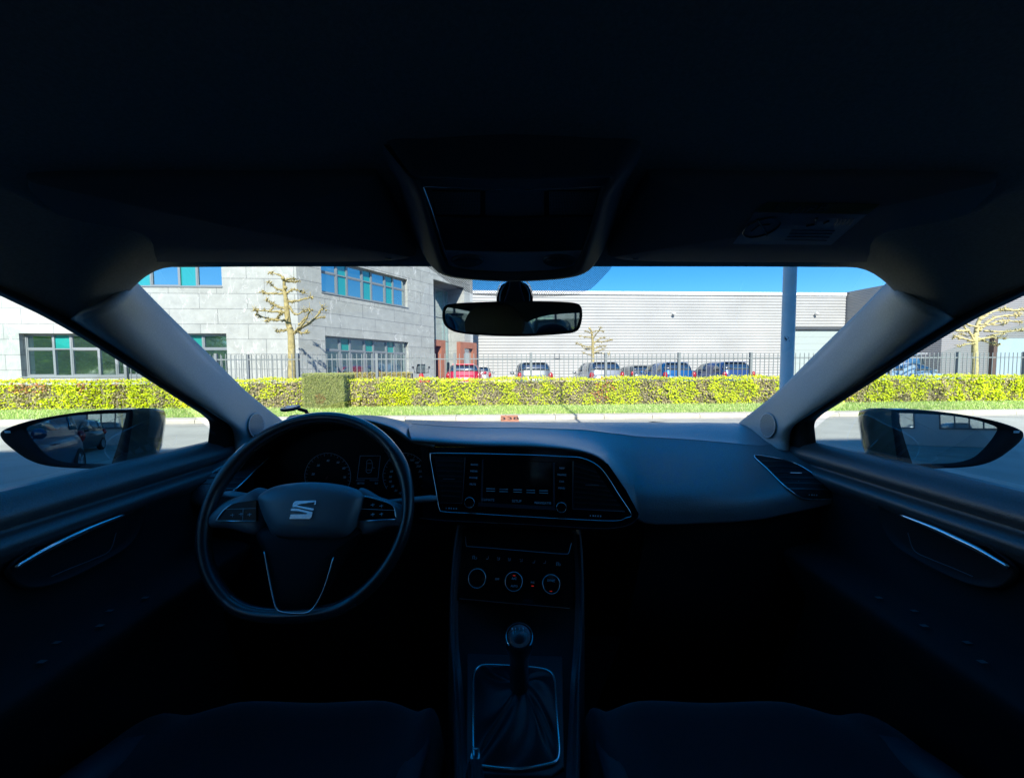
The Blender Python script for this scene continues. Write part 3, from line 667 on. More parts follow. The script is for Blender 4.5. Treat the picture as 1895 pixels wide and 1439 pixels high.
# ---------------------------------------------------------------- cars
m_tyre = M('tyre rubber', (0.02, 0.02, 0.02), 0.85); m_rim = M('alloy rim', (0.5, 0.5, 0.52), 0.3, 0.9)
m_cglass = reflector('car glass', (0.015, 0.02, 0.02), 0.28)
m_red = M('red lamp lens', (0.35, 0.012, 0.012), 0.2, coat=0.6); m_clear = M('clear lamp lens', (0.7, 0.7, 0.7), 0.15, coat=0.6)
m_trim = M('black trim', (0.02, 0.02, 0.022), 0.5); m_plate = M('number plate white', (0.75, 0.75, 0.72), 0.4)
def sgnp(v, e): return math.copysign(abs(v)**e, v)
def make_car(name, label, color, L=4.1, W=1.76, Ht=1.5, rear_slope=0.32, front_slope=1.05, boot=0.12, metal=0.4, van=False, group='cars in the car park behind the fence', cat='car'):
    """nose towards +y, base at the ground centre"""
    root = empty(name); tag(root, label, cat, group)
    paint = M(name + ' paint', color, 0.28, metal, coat=0.8)
    belt = 0.94 if not van else 1.1
    def hz(y):   # height factor of the top of the lower body
        t = (y + L/2)/L; return 1.0 if t < 0.66 else 1.0 - 0.24*((t-0.66)/0.34)**1.3
    NR = 44
    def ring(a, b, c, z, n_=5.5, crown=0):
        out = []
        for i in range(NR):
            f = 2*PI*i/NR; x = b*sgnp(math.cos(f), 2/n_); y = c + a*sgnp(math.sin(f), 2/n_)
            out.append(V((x, y, z*(hz(y) if z > 0.5 and z <= belt+0.001 else 1) + crown)))
        return out
    body = MB(); rows = []
    for z, a, b in ((0.20, L/2-0.12, W/2-0.09), (0.34, L/2-0.03, W/2-0.03), (0.52, L/2, W/2), (0.70, L/2-0.02, W/2), (0.86, L/2-0.07, W/2-0.035), (belt, L/2-0.13, W/2-0.075)): rows.append(ring(a, b, 0, z))
    body.grid(rows, closeu=True); top = rows[-1]; o = len(body.v); body.v += [tuple(p) for p in top]; body.f.append(tuple(range(o, o+NR)))
    o = len(body.v); body.v += [tuple(p) for p in rows[0]]; body.f.append(tuple(range(o, o+NR))[::-1])
    bo = body.build('body', paint, root, smooth=True)
    bo.modifiers.new('e', 'EDGE_SPLIT').split_angle = R(50)
    # greenhouse
    y_r0, y_f0 = -L/2 + boot + 0.06, L/2 - 0.98
    def gh(f, t, off=0.0):
        tt = t**0.85; a0 = (y_f0 - y_r0)/2; yr = y_r0 + rear_slope*tt; yf = y_f0 - front_slope*tt**(1.15 if not van else 1)
        a = (yf - yr)/2; c = (yf + yr)/2; b = (W/2-0.10)*(1-t) + (W/2-0.33)*t + 0.05*math.sin(PI*t); n_ = 7 - 2*t
        z = belt - 0.01 + (Ht - 0.05 - belt)*(math.sin(t*PI/2)**0.9 if not van else t)
        cx_, sx_ = math.cos(f), math.sin(f)
        p = V((b*sgnp(cx_, 2/n_), c + a*sgnp(sx_, 2/n_), z))
        if off: d = V((p.x/ (b or 1), (p.y - c)/(a or 1), 0.35)); d.normalize(); p += d*off
        return p
    g_ = MB(); rows = [[gh(2*PI*i/48, t) for i in range(48)] for t in (0, .2, .4, .6, .8, 1)]
    g_.grid(rows, closeu=True); tr = rows[-1]; cc = sum(tr, V((0, 0, 0)))/48; r2 = []
    for k, dz in ((0.93, 0.022), (0.75, 0.042), (0.4, 0.052), (0.02, 0.055)): r2.append([cc + (p-cc)*k + V((0, 0, dz)) for p in tr])
    g_.grid([tr] + r2, closeu=True); g_.build('roof', paint, root, smooth=True)
    def pane(nm, f0, f1, t0, t1, mat, off=0.012, par=root, nu=10, nv=5, tap=0.0):
        q = MB(); rows = []
        for j in range(nv):
            t = t0 + (t1-t0)*j/(nv-1); e = tap*j/(nv-1)
            rows.append([gh(f0+e + (f1-f0-2*e)*i/(nu-1), t, off) for i in range(nu)])
        q.grid(rows); return q.build(nm, mat, par, smooth=True, solid=0.006)
    rw = pane('rear_window', R(270-47), R(270+47), 0.22, 0.90, m_cglass, tap=R(2))
    ws = pane('windscreen', R(90-50), R(90+50), 0.10, 0.92, m_cglass)
    for s in (0, 1):
        for (a, b) in ((R(-26), R(-3)), (R(0), R(27))):
            if s: a, b = PI - a, PI - b
            pane('side_window', a, b, 0.14, 0.86, m_cglass, tap=(R(3) if not s else -R(3)), nu=8)
    # tail lamps, front lamps
    for s in (-1, 1):
        q = MB(); yb = -L/2
        q.ball((s*(W/2-0.165), yb+0.20, belt-0.05), 0.13, 12, 8, (0.85, 0.75, 1.25)); q.build('tail_light', m_red, root, smooth=True)
        q = MB(); q.ball((s*(W/2-0.26), L/2-0.20, 0.66), 0.15, 10, 8, (1.2, 0.9, 0.55)); q.build('headlight', m_clear, root, smooth=True)
        q = MB(); q.ball((s*(W/2+0.07), y_f0-0.55, belt+0.08), 0.11, 10, 8, (1.0, 0.6, 0.75)); q.box((min(s*(W/2-0.06), s*(W/2+0.03)), y_f0-0.57, belt+0.0), (max(s*(W/2-0.06), s*(W/2+0.03)), y_f0-0.52, belt+0.05)); q.build('wing_mirror', paint, root, smooth=True)
        q = MB(); q.box((min(s*(W/2-0.003), s*(W/2+0.018)), -0.28, 0.80), (max(s*(W/2-0.003), s*(W/2+0.018)), -0.10, 0.83)); q.build('door_handle', paint, root, bevel=0.005)
    q = MB(); q.box((-W/2+0.35, -L/2+boot+rear_slope-0.10, Ht-0.055), (W/2-0.35, -L/2+boot+rear_slope+0.12, Ht-0.02)); q.build('spoiler', paint, root, bevel=0.012)
    q = MB(); q.tube([gh(R(268), 0.24, 0.03), gh(R(255), 0.40, 0.03), gh(R(238), 0.42, 0.03)], 0.009, 5); q.build('wiper', m_trim, root)
    q = MB(); q.box((-0.26, -L/2-0.012, 0.52), (0.26, -L/2+0.05, 0.63)); q.build('number_plate', m_plate, root)
    q = MB(); q.tube([(0, -L/2+0.7, Ht-0.01), (0, -L/2+0.50, Ht+0.16)], 0.006, 5); q.build('aerial', m_trim, root)
    for s in (-1, 1):
        for yy in (-L/2+0.78, L/2-0.82):
            q = MB(); q.lathe([(0.16, -0.11), (0.30, -0.11), (0.32, -0.08), (0.32, 0.06), (0.30, 0.09), (0.21, 0.10)], (s*(W/2-0.09), yy, 0.32), (s, 0, 0), 24); wl_ = q.build('wheel', m_tyre, root, smooth=True)
            q = MB(); q.lathe([(0.0, 0.075), (0.06, 0.085), (0.20, 0.06), (0.215, 0.095), (0.22, 0.06)], (s*(W/2-0.09), yy, 0.32), (s, 0, 0), 24)
            for i in range(5):
                a = 2*PI*i/5; d = V((0, math.cos(a), math.sin(a))); c_ = V((s*(W/2-0.005), yy, 0.32)); q.tube([c_, c_ + d*0.2], 0.02, 5)
            q.build('rim', m_rim, wl_, smooth=True)
    return root
def put_car(r, px, yc, rz=0.0, yrear=None):
    p = og(px, 690, Y=yrear if yrear else yc); place(r, p.x, yc, 0.05, rz)
put_car(make_car('parked_car', 'red hatchback seen from behind, nearest the entrance doors', (0.50, 0.01, 0.035), Ht=1.47, W=1.72), 857, 19.15, yrear=17.1)
put_car(make_car('parked_car', 'silver grey hatchback with dark rear window, second car right of the entrance', (0.20, 0.22, 0.23), Ht=1.55, W=1.74), 992, 18.7, yrear=16.6)
put_car(make_car('parked_car', 'pale silver car parked by the small thin tree', (0.28, 0.30, 0.32), Ht=1.56, W=1.80, L=4.4), 1126, 19.3, yrear=17.1)
put_car(make_car('parked_car', 'bright blue hatchback between the silver car and the dark blue car', (0.01, 0.10, 0.28), Ht=1.52, W=1.72, L=3.9), 1262, 18.95, yrear=17.0)
put_car(make_car('parked_car', 'dark blue hatchback parked rightmost before the white wall, near the lamp post', (0.03, 0.07, 0.20), Ht=1.54, W=1.74, L=4.1), 1372, 18.9, yrear=16.9)
put_car(make_car('parked_car', 'dark grey car in the far row half hidden by the bright blue one', (0.06, 0.08, 0.10), Ht=1.45, L=4.3), 1190, 27.0, yrear=25)
put_car(make_car('parked_car', 'white car showing only its side behind the red hatchback', (0.40, 0.40, 0.40), Ht=1.42), 884, 24.4, yrear=22.5)
put_car(make_car('parked_car', 'pale blue silver saloon parked sideways before the grey building', (0.38, 0.50, 0.56), Ht=1.46, L=4.4, boot=0.5), 1668, 18.2, rz=-PI/2)
put_car(make_car('parked_van', 'white van behind the pale blue silver saloon', (0.75, 0.77, 0.78), Ht=2.05, W=1.9, L=4.6, van=True, front_slope=0.6, rear_slope=0.1, cat='van'), 1625, 22.4)
# neighbours on our side, seen in the door mirrors
c1 = make_car('parked_car', 'dark blue car parked beside us, seen in the left door mirror', (0.02, 0.05, 0.11), Ht=1.5, group='cars parked on our side of the street'); place(c1, -3.25, -2.6, 0.0, 0)
c2 = make_car('parked_car', 'black car parked further back, seen in the left door mirror', (0.02, 0.02, 0.025), Ht=1.5, group='cars parked on our side of the street'); place(c2, -4.3, -8.4, 0.0, 0.12)
c3 = make_car('parked_car', 'white car parked behind, seen in the right door mirror', (0.5, 0.52, 0.52), Ht=1.5, group='cars parked on our side of the street'); place(c3, 5.4, -6.4, 0.0, 0.2)

# ---------------------------------------------------------------- red scooter
sp_ = og(786, 690, Y=16.4); root = street('scooter', sp_.x, 16.4, 0.05, 0.5); tag(root, 'red motor scooter with tall clear windscreen beside the entrance', 'scooter')
m_scr = M('scooter red', (0.55, 0.012, 0.02), 0.3, coat=0.6)
mb = MB(); mb.tube([(0, -0.55, 0.75), (0, -0.3, 0.62), (0, 0.0, 0.32), (0, 0.28, 0.34), (0, 0.42, 0.75), (0, 0.48, 1.02)], [0.10, 0.16, 0.14, 0.12, 0.17, 0.07], 10); mb.build('body', m_scr, root, smooth=True)
mb = MB(); mb.tube([(0, -0.62, 0.82), (0, -0.3, 0.82), (0, -0.02, 0.74)], [0.09, 0.13, 0.08], 8, flat=(1, 0.5)); mb.build('seat', m_trim, root, smooth=True)
for yy in (-0.55, 0.62):
    mb = MB(); mb.lathe([(0.12, -0.05), (0.22, -0.05), (0.24, 0), (0.22, 0.05), (0.12, 0.05)], (0, yy, 0.24), (1, 0, 0), 20); mb.build('wheel', m_tyre, root, smooth=True)
mb = MB(); mb.tube([(-0.34, 0.40, 1.08), (-0.1, 0.46, 1.05), (0.1, 0.46, 1.05), (0.34, 0.40, 1.08)], 0.02, 6); mb.tube([(0.3, 0.42, 1.1), (0.36, 0.46, 1.27)], 0.01, 5); mb.ball((0.37, 0.46, 1.3), 0.06, 8, 6, (1, .3, .8)); mb.tube([(-0.3, 0.42, 1.1), (-0.36, 0.46, 1.27)], 0.01, 5); mb.ball((-0.37, 0.46, 1.3), 0.06, 8, 6, (1, .3, .8)); mb.build('handlebar', m_trim, root)
mb = MB(); mb.grid([[V((0.24*math.sin(a)*(1-0.25*abs(t-0.4)), 0.50+0.08*math.cos(a)-0.12*t, 1.02+0.42*t)) for a in [R(-70+14*i) for i in range(11)]] for t in (0, .25, .5, .75, 1)]); mb.build('windscreen', glass('scooter screen', (0.6, 0.65, 0.66)), root, smooth=True, solid=0.004)

# ---------------------------------------------------------------- our side of the street: the building that shades us, and trees
root = street('brick_building', 4, -12, 0); tag(root, 'tall pale building behind our car, seen only in the mirrors', 'building')
BH = 14.1
m_pale = M('pale render', (0.42, 0.43, 0.42), 0.8, var=(0.6, 0.08))
mb = MB(); mb.box((-22, -12, 0), (24, 0, BH)); mb.build('wall', m_pale, root)
m_lit = reflector('bright window', (0.25, 0.33, 0.36), 0.5)
for fl in range(4):
    for i in range(11):
        x0 = -21 + i*4.1; z0 = 1.0 + fl*3.4
        f = MB(); f.box((x0, 0.002, z0), (x0+2.9, 0.08, z0+0.08)); f.box((x0, 0.002, z0+1.9), (x0+2.9, 0.08, z0+1.98))
        for j in range(5): f.box((x0+j*0.71, 0.002, z0+0.08), (x0+j*0.71+0.06, 0.075, z0+1.9))
        w_ = f.build('window', m_alu_dark, root); p = MB(); p.box((x0+0.06, 0.003, z0+0.08), (x0+2.84, 0.03, z0+1.9)); p.build('pane', m_lit, w_)
def leafy(name, label, x, y, h, s, seed):
    random.seed(seed); root = street(name, x, y, 0); tag(root, label, 'tree', 'leafy trees behind our car')
    t = MB(); t.tube([(0, 0, 0), (0.1, 0.05, h*0.3), (0.0, 0.1, h*0.7)], [0.2, 0.15, 0.06], 8)
    cl = []
    for i in range(12):
        a = random.random()*6.28; r = s*random.uniform(0.3, 0.9); c = V((math.cos(a)*r, math.sin(a)*r, h*random.uniform(0.25, 0.95))); cl.append((c, s*random.uniform(0.35, 0.6)))
        t.tube([(0.05, 0.05, h*0.25 + 0.3*i/12), c*0.6 + V((0, 0, h*0.1)), c], [0.07, 0.04, 0.02], 5)
    t.build('trunk', M('brown bark', (0.12, 0.09, 0.06), 0.9), root)
    Lf = MB()
    def pos():
        c, r = random.choice(cl); d = V((random.gauss(0, 1), random.gauss(0, 1), random.gauss(0, 0.8))).normalized()*r*random.uniform(0.5, 1)**0.5; return c + d*1.15
    leaf_quads(Lf, 4600, pos, 0.42, lambda p: vary((0.22, 0.36, 0.06), 0.5), bias=(0, 0.4, 0.6)); Lf.build('crown', m_leaf, root)
KINDS_ = ('round', 'broad', 'tall', 'low', 'dense', 'ragged')
for i in range(13):
    x = -27 - 4.1*i; y = (-4.5, -8, -5.5)[i % 3]; h = (6, 7.5, 5.5, 8)[i % 4]
    leafy('leafy_tree', '%s leafy tree, number %s counted from the pale building in the row behind our car' % (KINDS_[i % 6], ('one', 'two', 'three', 'four', 'five', 'six', 'seven', 'eight', 'nine', 'ten', 'eleven', 'twelve', 'thirteen')[i]), x, y, h, h*0.5, 20+i)
# ribbed shed added out of view, only for the office windows to mirror
root = street('added_shed', 52, 18, 0); tag(root, 'pale ribbed metal shed added far to the right, seen only mirrored in the office windows', 'building')
sh = MB(); corrugated(sh, -34, 16, 0, -0.05, 10, pitch=0.30); sh.v = [(b, -a, c) for a, b, c in sh.v]; sh.build('cladding', m_white, root)
sh = MB(); sh.box((0.4, -15.9, 0), (12, 33.9, 9.95)); sh.build('body', m_pale, root)
random.seed(11)
# ================================================================ OUR CAR (we sit between the front seats)
car = empty('hatchback_car'); car.matrix_world = CAR_M
tag(car, 'the car we look out of: dark cabin with steering wheel, dashboard, seats and windscreen', 'car')
UPL = (0, 0, H)
m_dash = M('soft dashboard plastic', (0.18, 0.185, 0.19), 0.31, spec=1.0, bump=(420, 0.5, 0.0012), var=(420, 0.16, 2))
m_door = M('door top plastic', (0.075, 0.078, 0.08), 0.34, spec=1.0, bump=(420, 0.5, 0.0012), var=(420, 0.16, 2))
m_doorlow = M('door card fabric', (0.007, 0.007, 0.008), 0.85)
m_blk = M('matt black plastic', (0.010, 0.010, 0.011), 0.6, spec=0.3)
m_gloss = M('piano black', (0.006, 0.006, 0.007), 0.12, spec=0.4)
m_pillar = M('grey pillar trim', (0.44, 0.455, 0.45), 0.5, spec=0.3, bump=(700, 0.25, 0.0008), var=(380, 0.10, 2))
m_head = M('grey headliner fabric', (0.30, 0.285, 0.25), 0.95, spec=0.1, bump=(1200, 0.4, 0.001), var=(400, 0.12, 2))
m_visor = M('dark visor fabric', (0.20, 0.19, 0.18), 0.95, spec=0.1, bump=(1200, 0.3, 0.001))
m_chrome = M('satin chrome', (0.97, 0.97, 0.97), 0.10, 0.9)
m_chromed = M('dim chrome', (0.45, 0.46, 0.48), 0.30, 1.0)
m_lth = M('wheel leather', (0.020, 0.021, 0.023), 0.30, spec=1.0, bump=(600, 0.35, 0.0008))
m_lthg = M('smooth wheel leather', (0.045, 0.047, 0.05), 0.24, spec=1.0, coat=0.6)
m_hub = M('airbag cover', (0.20, 0.205, 0.215), 0.36, spec=1.0, bump=(900, 0.3, 0.0006))
m_seat = M('dark seat fabric', (0.022, 0.022, 0.027), 0.95, spec=0.1, sheen=0.25, bump=(700, 0.5, 0.0012))
m_bolster = M('seat bolster leatherette', (0.06, 0.062, 0.072), 0.42, bump=(500, 0.25, 0.0008))
m_print = M('faint white print', (0.8, 0.8, 0.82), 0.6)
m_printd = M('dim grey print', (0.80, 0.80, 0.82), 0.6)
m_body = M('dark metallic car paint', (0.17, 0.175, 0.14), 0.25, 0.4, coat=0.8)
m_ws = glass('windscreen glass', (0.965, 0.985, 0.975), 0.25); m_sg = glass('side window glass', (0.86, 0.92, 0.90), 0.25)
m_rg = glass('rear tinted glass', (0.75, 0.82, 0.80), 0.4)
m_mir = M('mirror silvering', (0.58, 0.68, 0.70), 0.0, 1.0)
m_mird = M('dimming mirror silvering', (0.30, 0.35, 0.34), 0.0, 1.0)

def part(mb, name, mat, parent=None, **k):
    """parts hang on the car at eye height, sub-parts on their part"""
    if parent is None: return mb.build(name, mat, car, loc=UPL, **k)
    return mb.build(name, mat, parent, **k)
def ctext(body, size, mat, parent, M4, **k): return text('lettering', body, size, mat, parent, M4, **k)
from mathutils.bvhtree import BVHTree
def bvh_of(o):
    bpy.context.view_layer.update()
    return BVHTree.FromPolygons([v.co.copy() for v in o.data.vertices], [tuple(q.vertices) for q in o.data.polygons])
def hit(bv, d, off, fallback):
    h = bv.ray_cast(V((0, 0, 0)), d, 3.0); k = h[0] if h[0] is not None else fallback
    return k*(1 - off/k.length)
def flipm(pts): return [V((-p.x, p.y, p.z)) for p in pts]
def both(fn):
    """run fn(side, flip) for the left side and its mirror image"""
    fn('left', lambda rows: rows); fn('right', mirror)

# ---- headliner
XE = [(P(233, 508, Y=.545), .552, P(947, 487, Y=.552).z, 42, 10), (P(225, 540, Y=.533), .50, .178, 6, 5), (P(190, 563, Y=.522), .45, .19, 4, 4), (P(150, 578, Y=.512), .40, .198, 3.2, 4),
      (P(128, 588, X=-.612), .34, .205, 3.6, 4), (P(60, 553, X=-.606), .28, .21, 3.6, 4), (P(0, 524, X=-.60), .22, .213, 3.6, 4), (P(-120, 461, X=-.602), .17, .214, 3.6, 4), (V((-.60, .28, .138)), .12, .215, 3.6, 4), (V((-.60, 0, .16)), -.05, .215, 3.6, 4), (V((-.60, -.6, .14)), -.6, .20, 5, 5), (V((-.56, -1.25, .06)), -1.25, .14, 5, 5)]
rows = []
for E, yc, zc, ez, ey in XE:
    r = []
    for i in range(61):
        t = -1 + 2*i/60; t = math.copysign(abs(t)**0.42, t) if abs(t) > 0 else 0; s = abs(t)
        r.append(V((t*abs(E.x), yc + (E.y-yc)*s**ey, zc + (E.z-zc)*s**ez)))
    rows.append(r)
cols = [cr([rows[j][i] for j in range(len(rows))], 44) for i in range(61)]
hl = MB(); hl.grid([[cols[i][j] for i in range(61)] for j in range(44)])
headliner = part(hl, 'headliner', m_head, smooth=True, solid=0.012)

# ---- A pillars
PR = [[P(233, 508, Y=.545), P(226, 538, Y=.531), P(192, 563, Y=.520), P(150, 578, Y=.510), P(128, 589, X=-.612)],
      [P(300, 575, Y=.66), P(283, 597, Y=.640), P(255, 617, Y=.612), P(228, 634, Y=.590), P(215, 646, X=-.63)],
      [P(380, 653, Y=.81), P(362, 672, Y=.780), P(337, 690, Y=.745), P(317, 703, Y=.715), P(306, 709, X=-.648)],
      [P(450, 722, Y=.95), P(436, 742, Y=.915), P(412, 755, Y=.870), P(396, 760, Y=.835), P(388, 758, X=-.668)],
      [P(490, 755, Y=1.04), P(472, 775, Y=1.00), P(450, 787, Y=.95), P(436, 790, Y=.905), P(428, 786, X=-.685)],
      [P(522, 780, Y=1.12), P(500, 797, Y=1.07), P(470, 806, Y=1.0), P(445, 812, Y=.94), P(433, 812, X=-.70)],
      [P(540, 800, Y=1.14), P(508, 815, Y=1.08), P(474, 824, Y=1.0), P(447, 833, Y=.94), P(433, 836, X=-.70)]]
GL = [V((-.625, 0.0, .140)), V((-.625, .25, .128)), P(-120, 472, X=-.613), P(0, 538, X=-.612), P(100, 588, X=-.620), P(200, 648, X=-.635), P(300, 713, X=-.66), P(350, 746, X=-.68), P(379, 766, X=-.695), P(388, 782, X=-.705), P(384, 830, X=-.72)]
BL = [V((-.60, 0.0, .16)), V((-.60, .26, .139)), P(-120, 461, X=-.602), P(0, 524, X=-.60), P(76, 561, X=-.607), P(180, 624, X=-.622), P(290, 698, X=-.645), P(350, 736, X=-.657), P(400, 765, X=-.672), P(430, 790, X=-.69), P(433, 838, X=-.70)]
doormem = {}
def pillars(side, f):
    PB = [[p*k_ for p, k_ in zip(r, (1, .975, .955, .97, 1))] for r in PR]; mb = MB(); mb.grid(f(patch(PB, 26, 44))); po = part(mb, 'front_pillar', m_pillar, smooth=True, solid=0.008)
    # tweeter grille: a shallow disc of small holes on the pillar foot
    if side == 'left': doormem['bv'] = bvh_of(po)
    tw = lambda a, b, off: hit(doormem['bv'], ray(a, b), off + .0135, P(a, b, Y=.98))
    q = MB(); q.grid(f([[tw(475+14.5*k*math.cos(a), 787+22*k*math.sin(a), o_) for a in [2*PI*i/36 for i in range(36)]] for k, o_ in ((1.08, .004), (1.0, .0085), (.92, .0065), (.6, .0065), (.3, .0065), (.02, .0065))]), closeu=True)
    g_ = part(q, 'tweeter_grille', M('tweeter mesh', (.42, .43, .43), .5), po, smooth=False)
    q = MB()
    for i in range(-6, 7):
        for j in range(-10, 11):
            px_, py_ = 475 + i*2.3 + (j % 2)*1.15, 787 + j*2.1
            if ((px_-475)/13)**2 + ((py_-787)/20)**2 < 1:
                c4 = [tw(px_-.85, py_, .0074), tw(px_, py_-.8, .0074), tw(px_+.85, py_, .0074), tw(px_, py_+.8, .0074)]
                q.grid(f([[c4[0], c4[1]], [c4[3], c4[2]]]))
    part(q, 'grille_hole', M('grille holes', (0.05, 0.05, 0.05), 0.9), po)
    # black door frame and seal, and the sail piece at the mirror foot
    b = cr(BL, 60); g2 = cr(GL, 60); mb = MB()
    mid = [(p+q)/2 + V((0.010 if True else 0, -0.006, -0.002)) for p, q in zip(b, g2)]
    rearb = [V((-.60, -.16, .16))]; mb.grid(f([b, mid, g2])); part(mb, 'window_frame', m_blk, smooth=True, solid=0.01)
both(pillars)

# ---- glass
mb = MB(); mb.grid(patch([[V((-.585, .565, .150)), V((-.40, .600, .168)), V((0, .615, .172)), V((.40, .600, .168)), V((.585, .565, .150))],
                          [V((-.665, .86, -.015)), V((-.42, .93, 0)), V((0, .955, .005)), V((.42, .93, 0)), V((.665, .86, -.015))],
                          [V((-.74, 1.16, -.175)), V((-.45, 1.25, -.18)), V((0, 1.29, -.18)), V((.45, 1.25, -.18)), V((.74, 1.16, -.175))]], 24, 14))
wsc = part(mb, 'windscreen', m_ws, smooth=True)
# dotted sun band round the mirror foot
def frit_mat():
    m = bpy.data.materials.new('dotted black enamel'); m.use_nodes = True; t = m.node_tree; N = t.nodes.new; L = t.links.new
    a = N('ShaderNodeAttribute'); a.attribute_name = 'tone'
    v = N('ShaderNodeTexVoronoi'); v.voronoi_dimensions = '2D'; v.inputs['Randomness'].default_value = 0.0; v.inputs['Scale'].default_value = 1.0; L(a.outputs['Color'], v.inputs['Vector'])
    c = N('ShaderNodeMath'); c.operation = 'LESS_THAN'; c.inputs[1].default_value = 0.40; L(v.outputs['Distance'], c.inputs[0])
    tr = N('ShaderNodeBsdfTransparent'); b = t.nodes['Principled BSDF']; b.inputs['Base Color'].default_value = (0.004, 0.004, 0.005, 1); b.inputs['Specular IOR Level'].default_value = 0.0
    mx = N('ShaderNodeMixShader'); L(c.outputs[0], mx.inputs[0]); L(tr.outputs[0], mx.inputs[1]); L(b.outputs[0], mx.inputs[2]); L(mx.outputs[0], t.nodes['Material Output'].inputs['Surface'])
    return m
fp = Plane(P(775, 487, Y=.590), P(1130, 487, Y=.590), P(950, 545, Y=.665))
mb = MB(); nR = 12
for i in range(nR+1):
    t = i/nR; y = 480 + 66*t; xl = 768 + (860-768)*t**0.9; xr = 1140 - (1140-1082)*t**1.3
    if t > 0.8: xl += 20*(t-.8)/.2; xr -= 12*(t-.8)/.2
    for j in range(21):
        x = xl + (xr-xl)*j/20; mb.v.append(tuple(fp.at(x, y + (4*math.sin(PI*j/20) if t > .9 else 0)))); mb.c.append(((x - y)/3.3, (x + y)/3.3, 0, 1))
for i in range(nR):
    for j in range(20): mb.f.append((i*21+j, i*21+j+1, (i+1)*21+j+1, (i+1)*21+j))
part(mb, 'frit_band', frit_mat(), wsc)
def sideglass(side, f):
    mb = MB(); lo = [V((-.722, y, -.18)) for y in (.90, .6, .3, 0, -.16)]; hi = [V((-.70, .89, -.165)), V((-.655, .66, -.005)), V((-.628, .30, .115)), V((-.625, 0, .14)), V((-.625, -.16, .14))]
    mb.grid(f([lo, hi])); part(mb, 'front_side_window', m_sg)
    mb = MB(); mb.grid(f([[V((-.722, y, -.18)) for y in (-.30, -.7, -1.15)], [V((-.625, -.30, .14)), V((-.61, -.7, .12)), V((-.60, -1.0, .07))]])); part(mb, 'rear_side_window', m_rg)
    mb = MB(); mb.grid(f([[V((-.725, -.16, -.9)), V((-.70, -.13, -.18)), V((-.60, -.15, .16))], [V((-.66, -.2, -.9)), V((-.665, -.2, -.18)), V((-.575, -.2, .17))], [V((-.725, -.32, -.9)), V((-.70, -.32, -.18)), V((-.60, -.32, .16))]])); part(mb, 'centre_pillar', m_pillar, smooth=True, solid=0.01)
    mb = MB(); mb.grid(f([[V((-.71, -1.15, -.2)), V((-.59, -1.0, .08)), V((-.56, -1.0, .12))], [V((-.66, -1.62, -.2)), V((-.52, -1.45, 0.0)), V((-.5, -1.25, .08))]])); part(mb, 'rear_pillar', m_pillar, smooth=True, solid=0.01)
both(sideglass)
mb = MB(); mb.grid([[V((x, -1.70, -.18)) for x in (-.6, 0, .6)], [V((x*.9, -1.32, .10)) for x in (-.6, 0, .6)]]); part(mb, 'rear_window', m_rg)

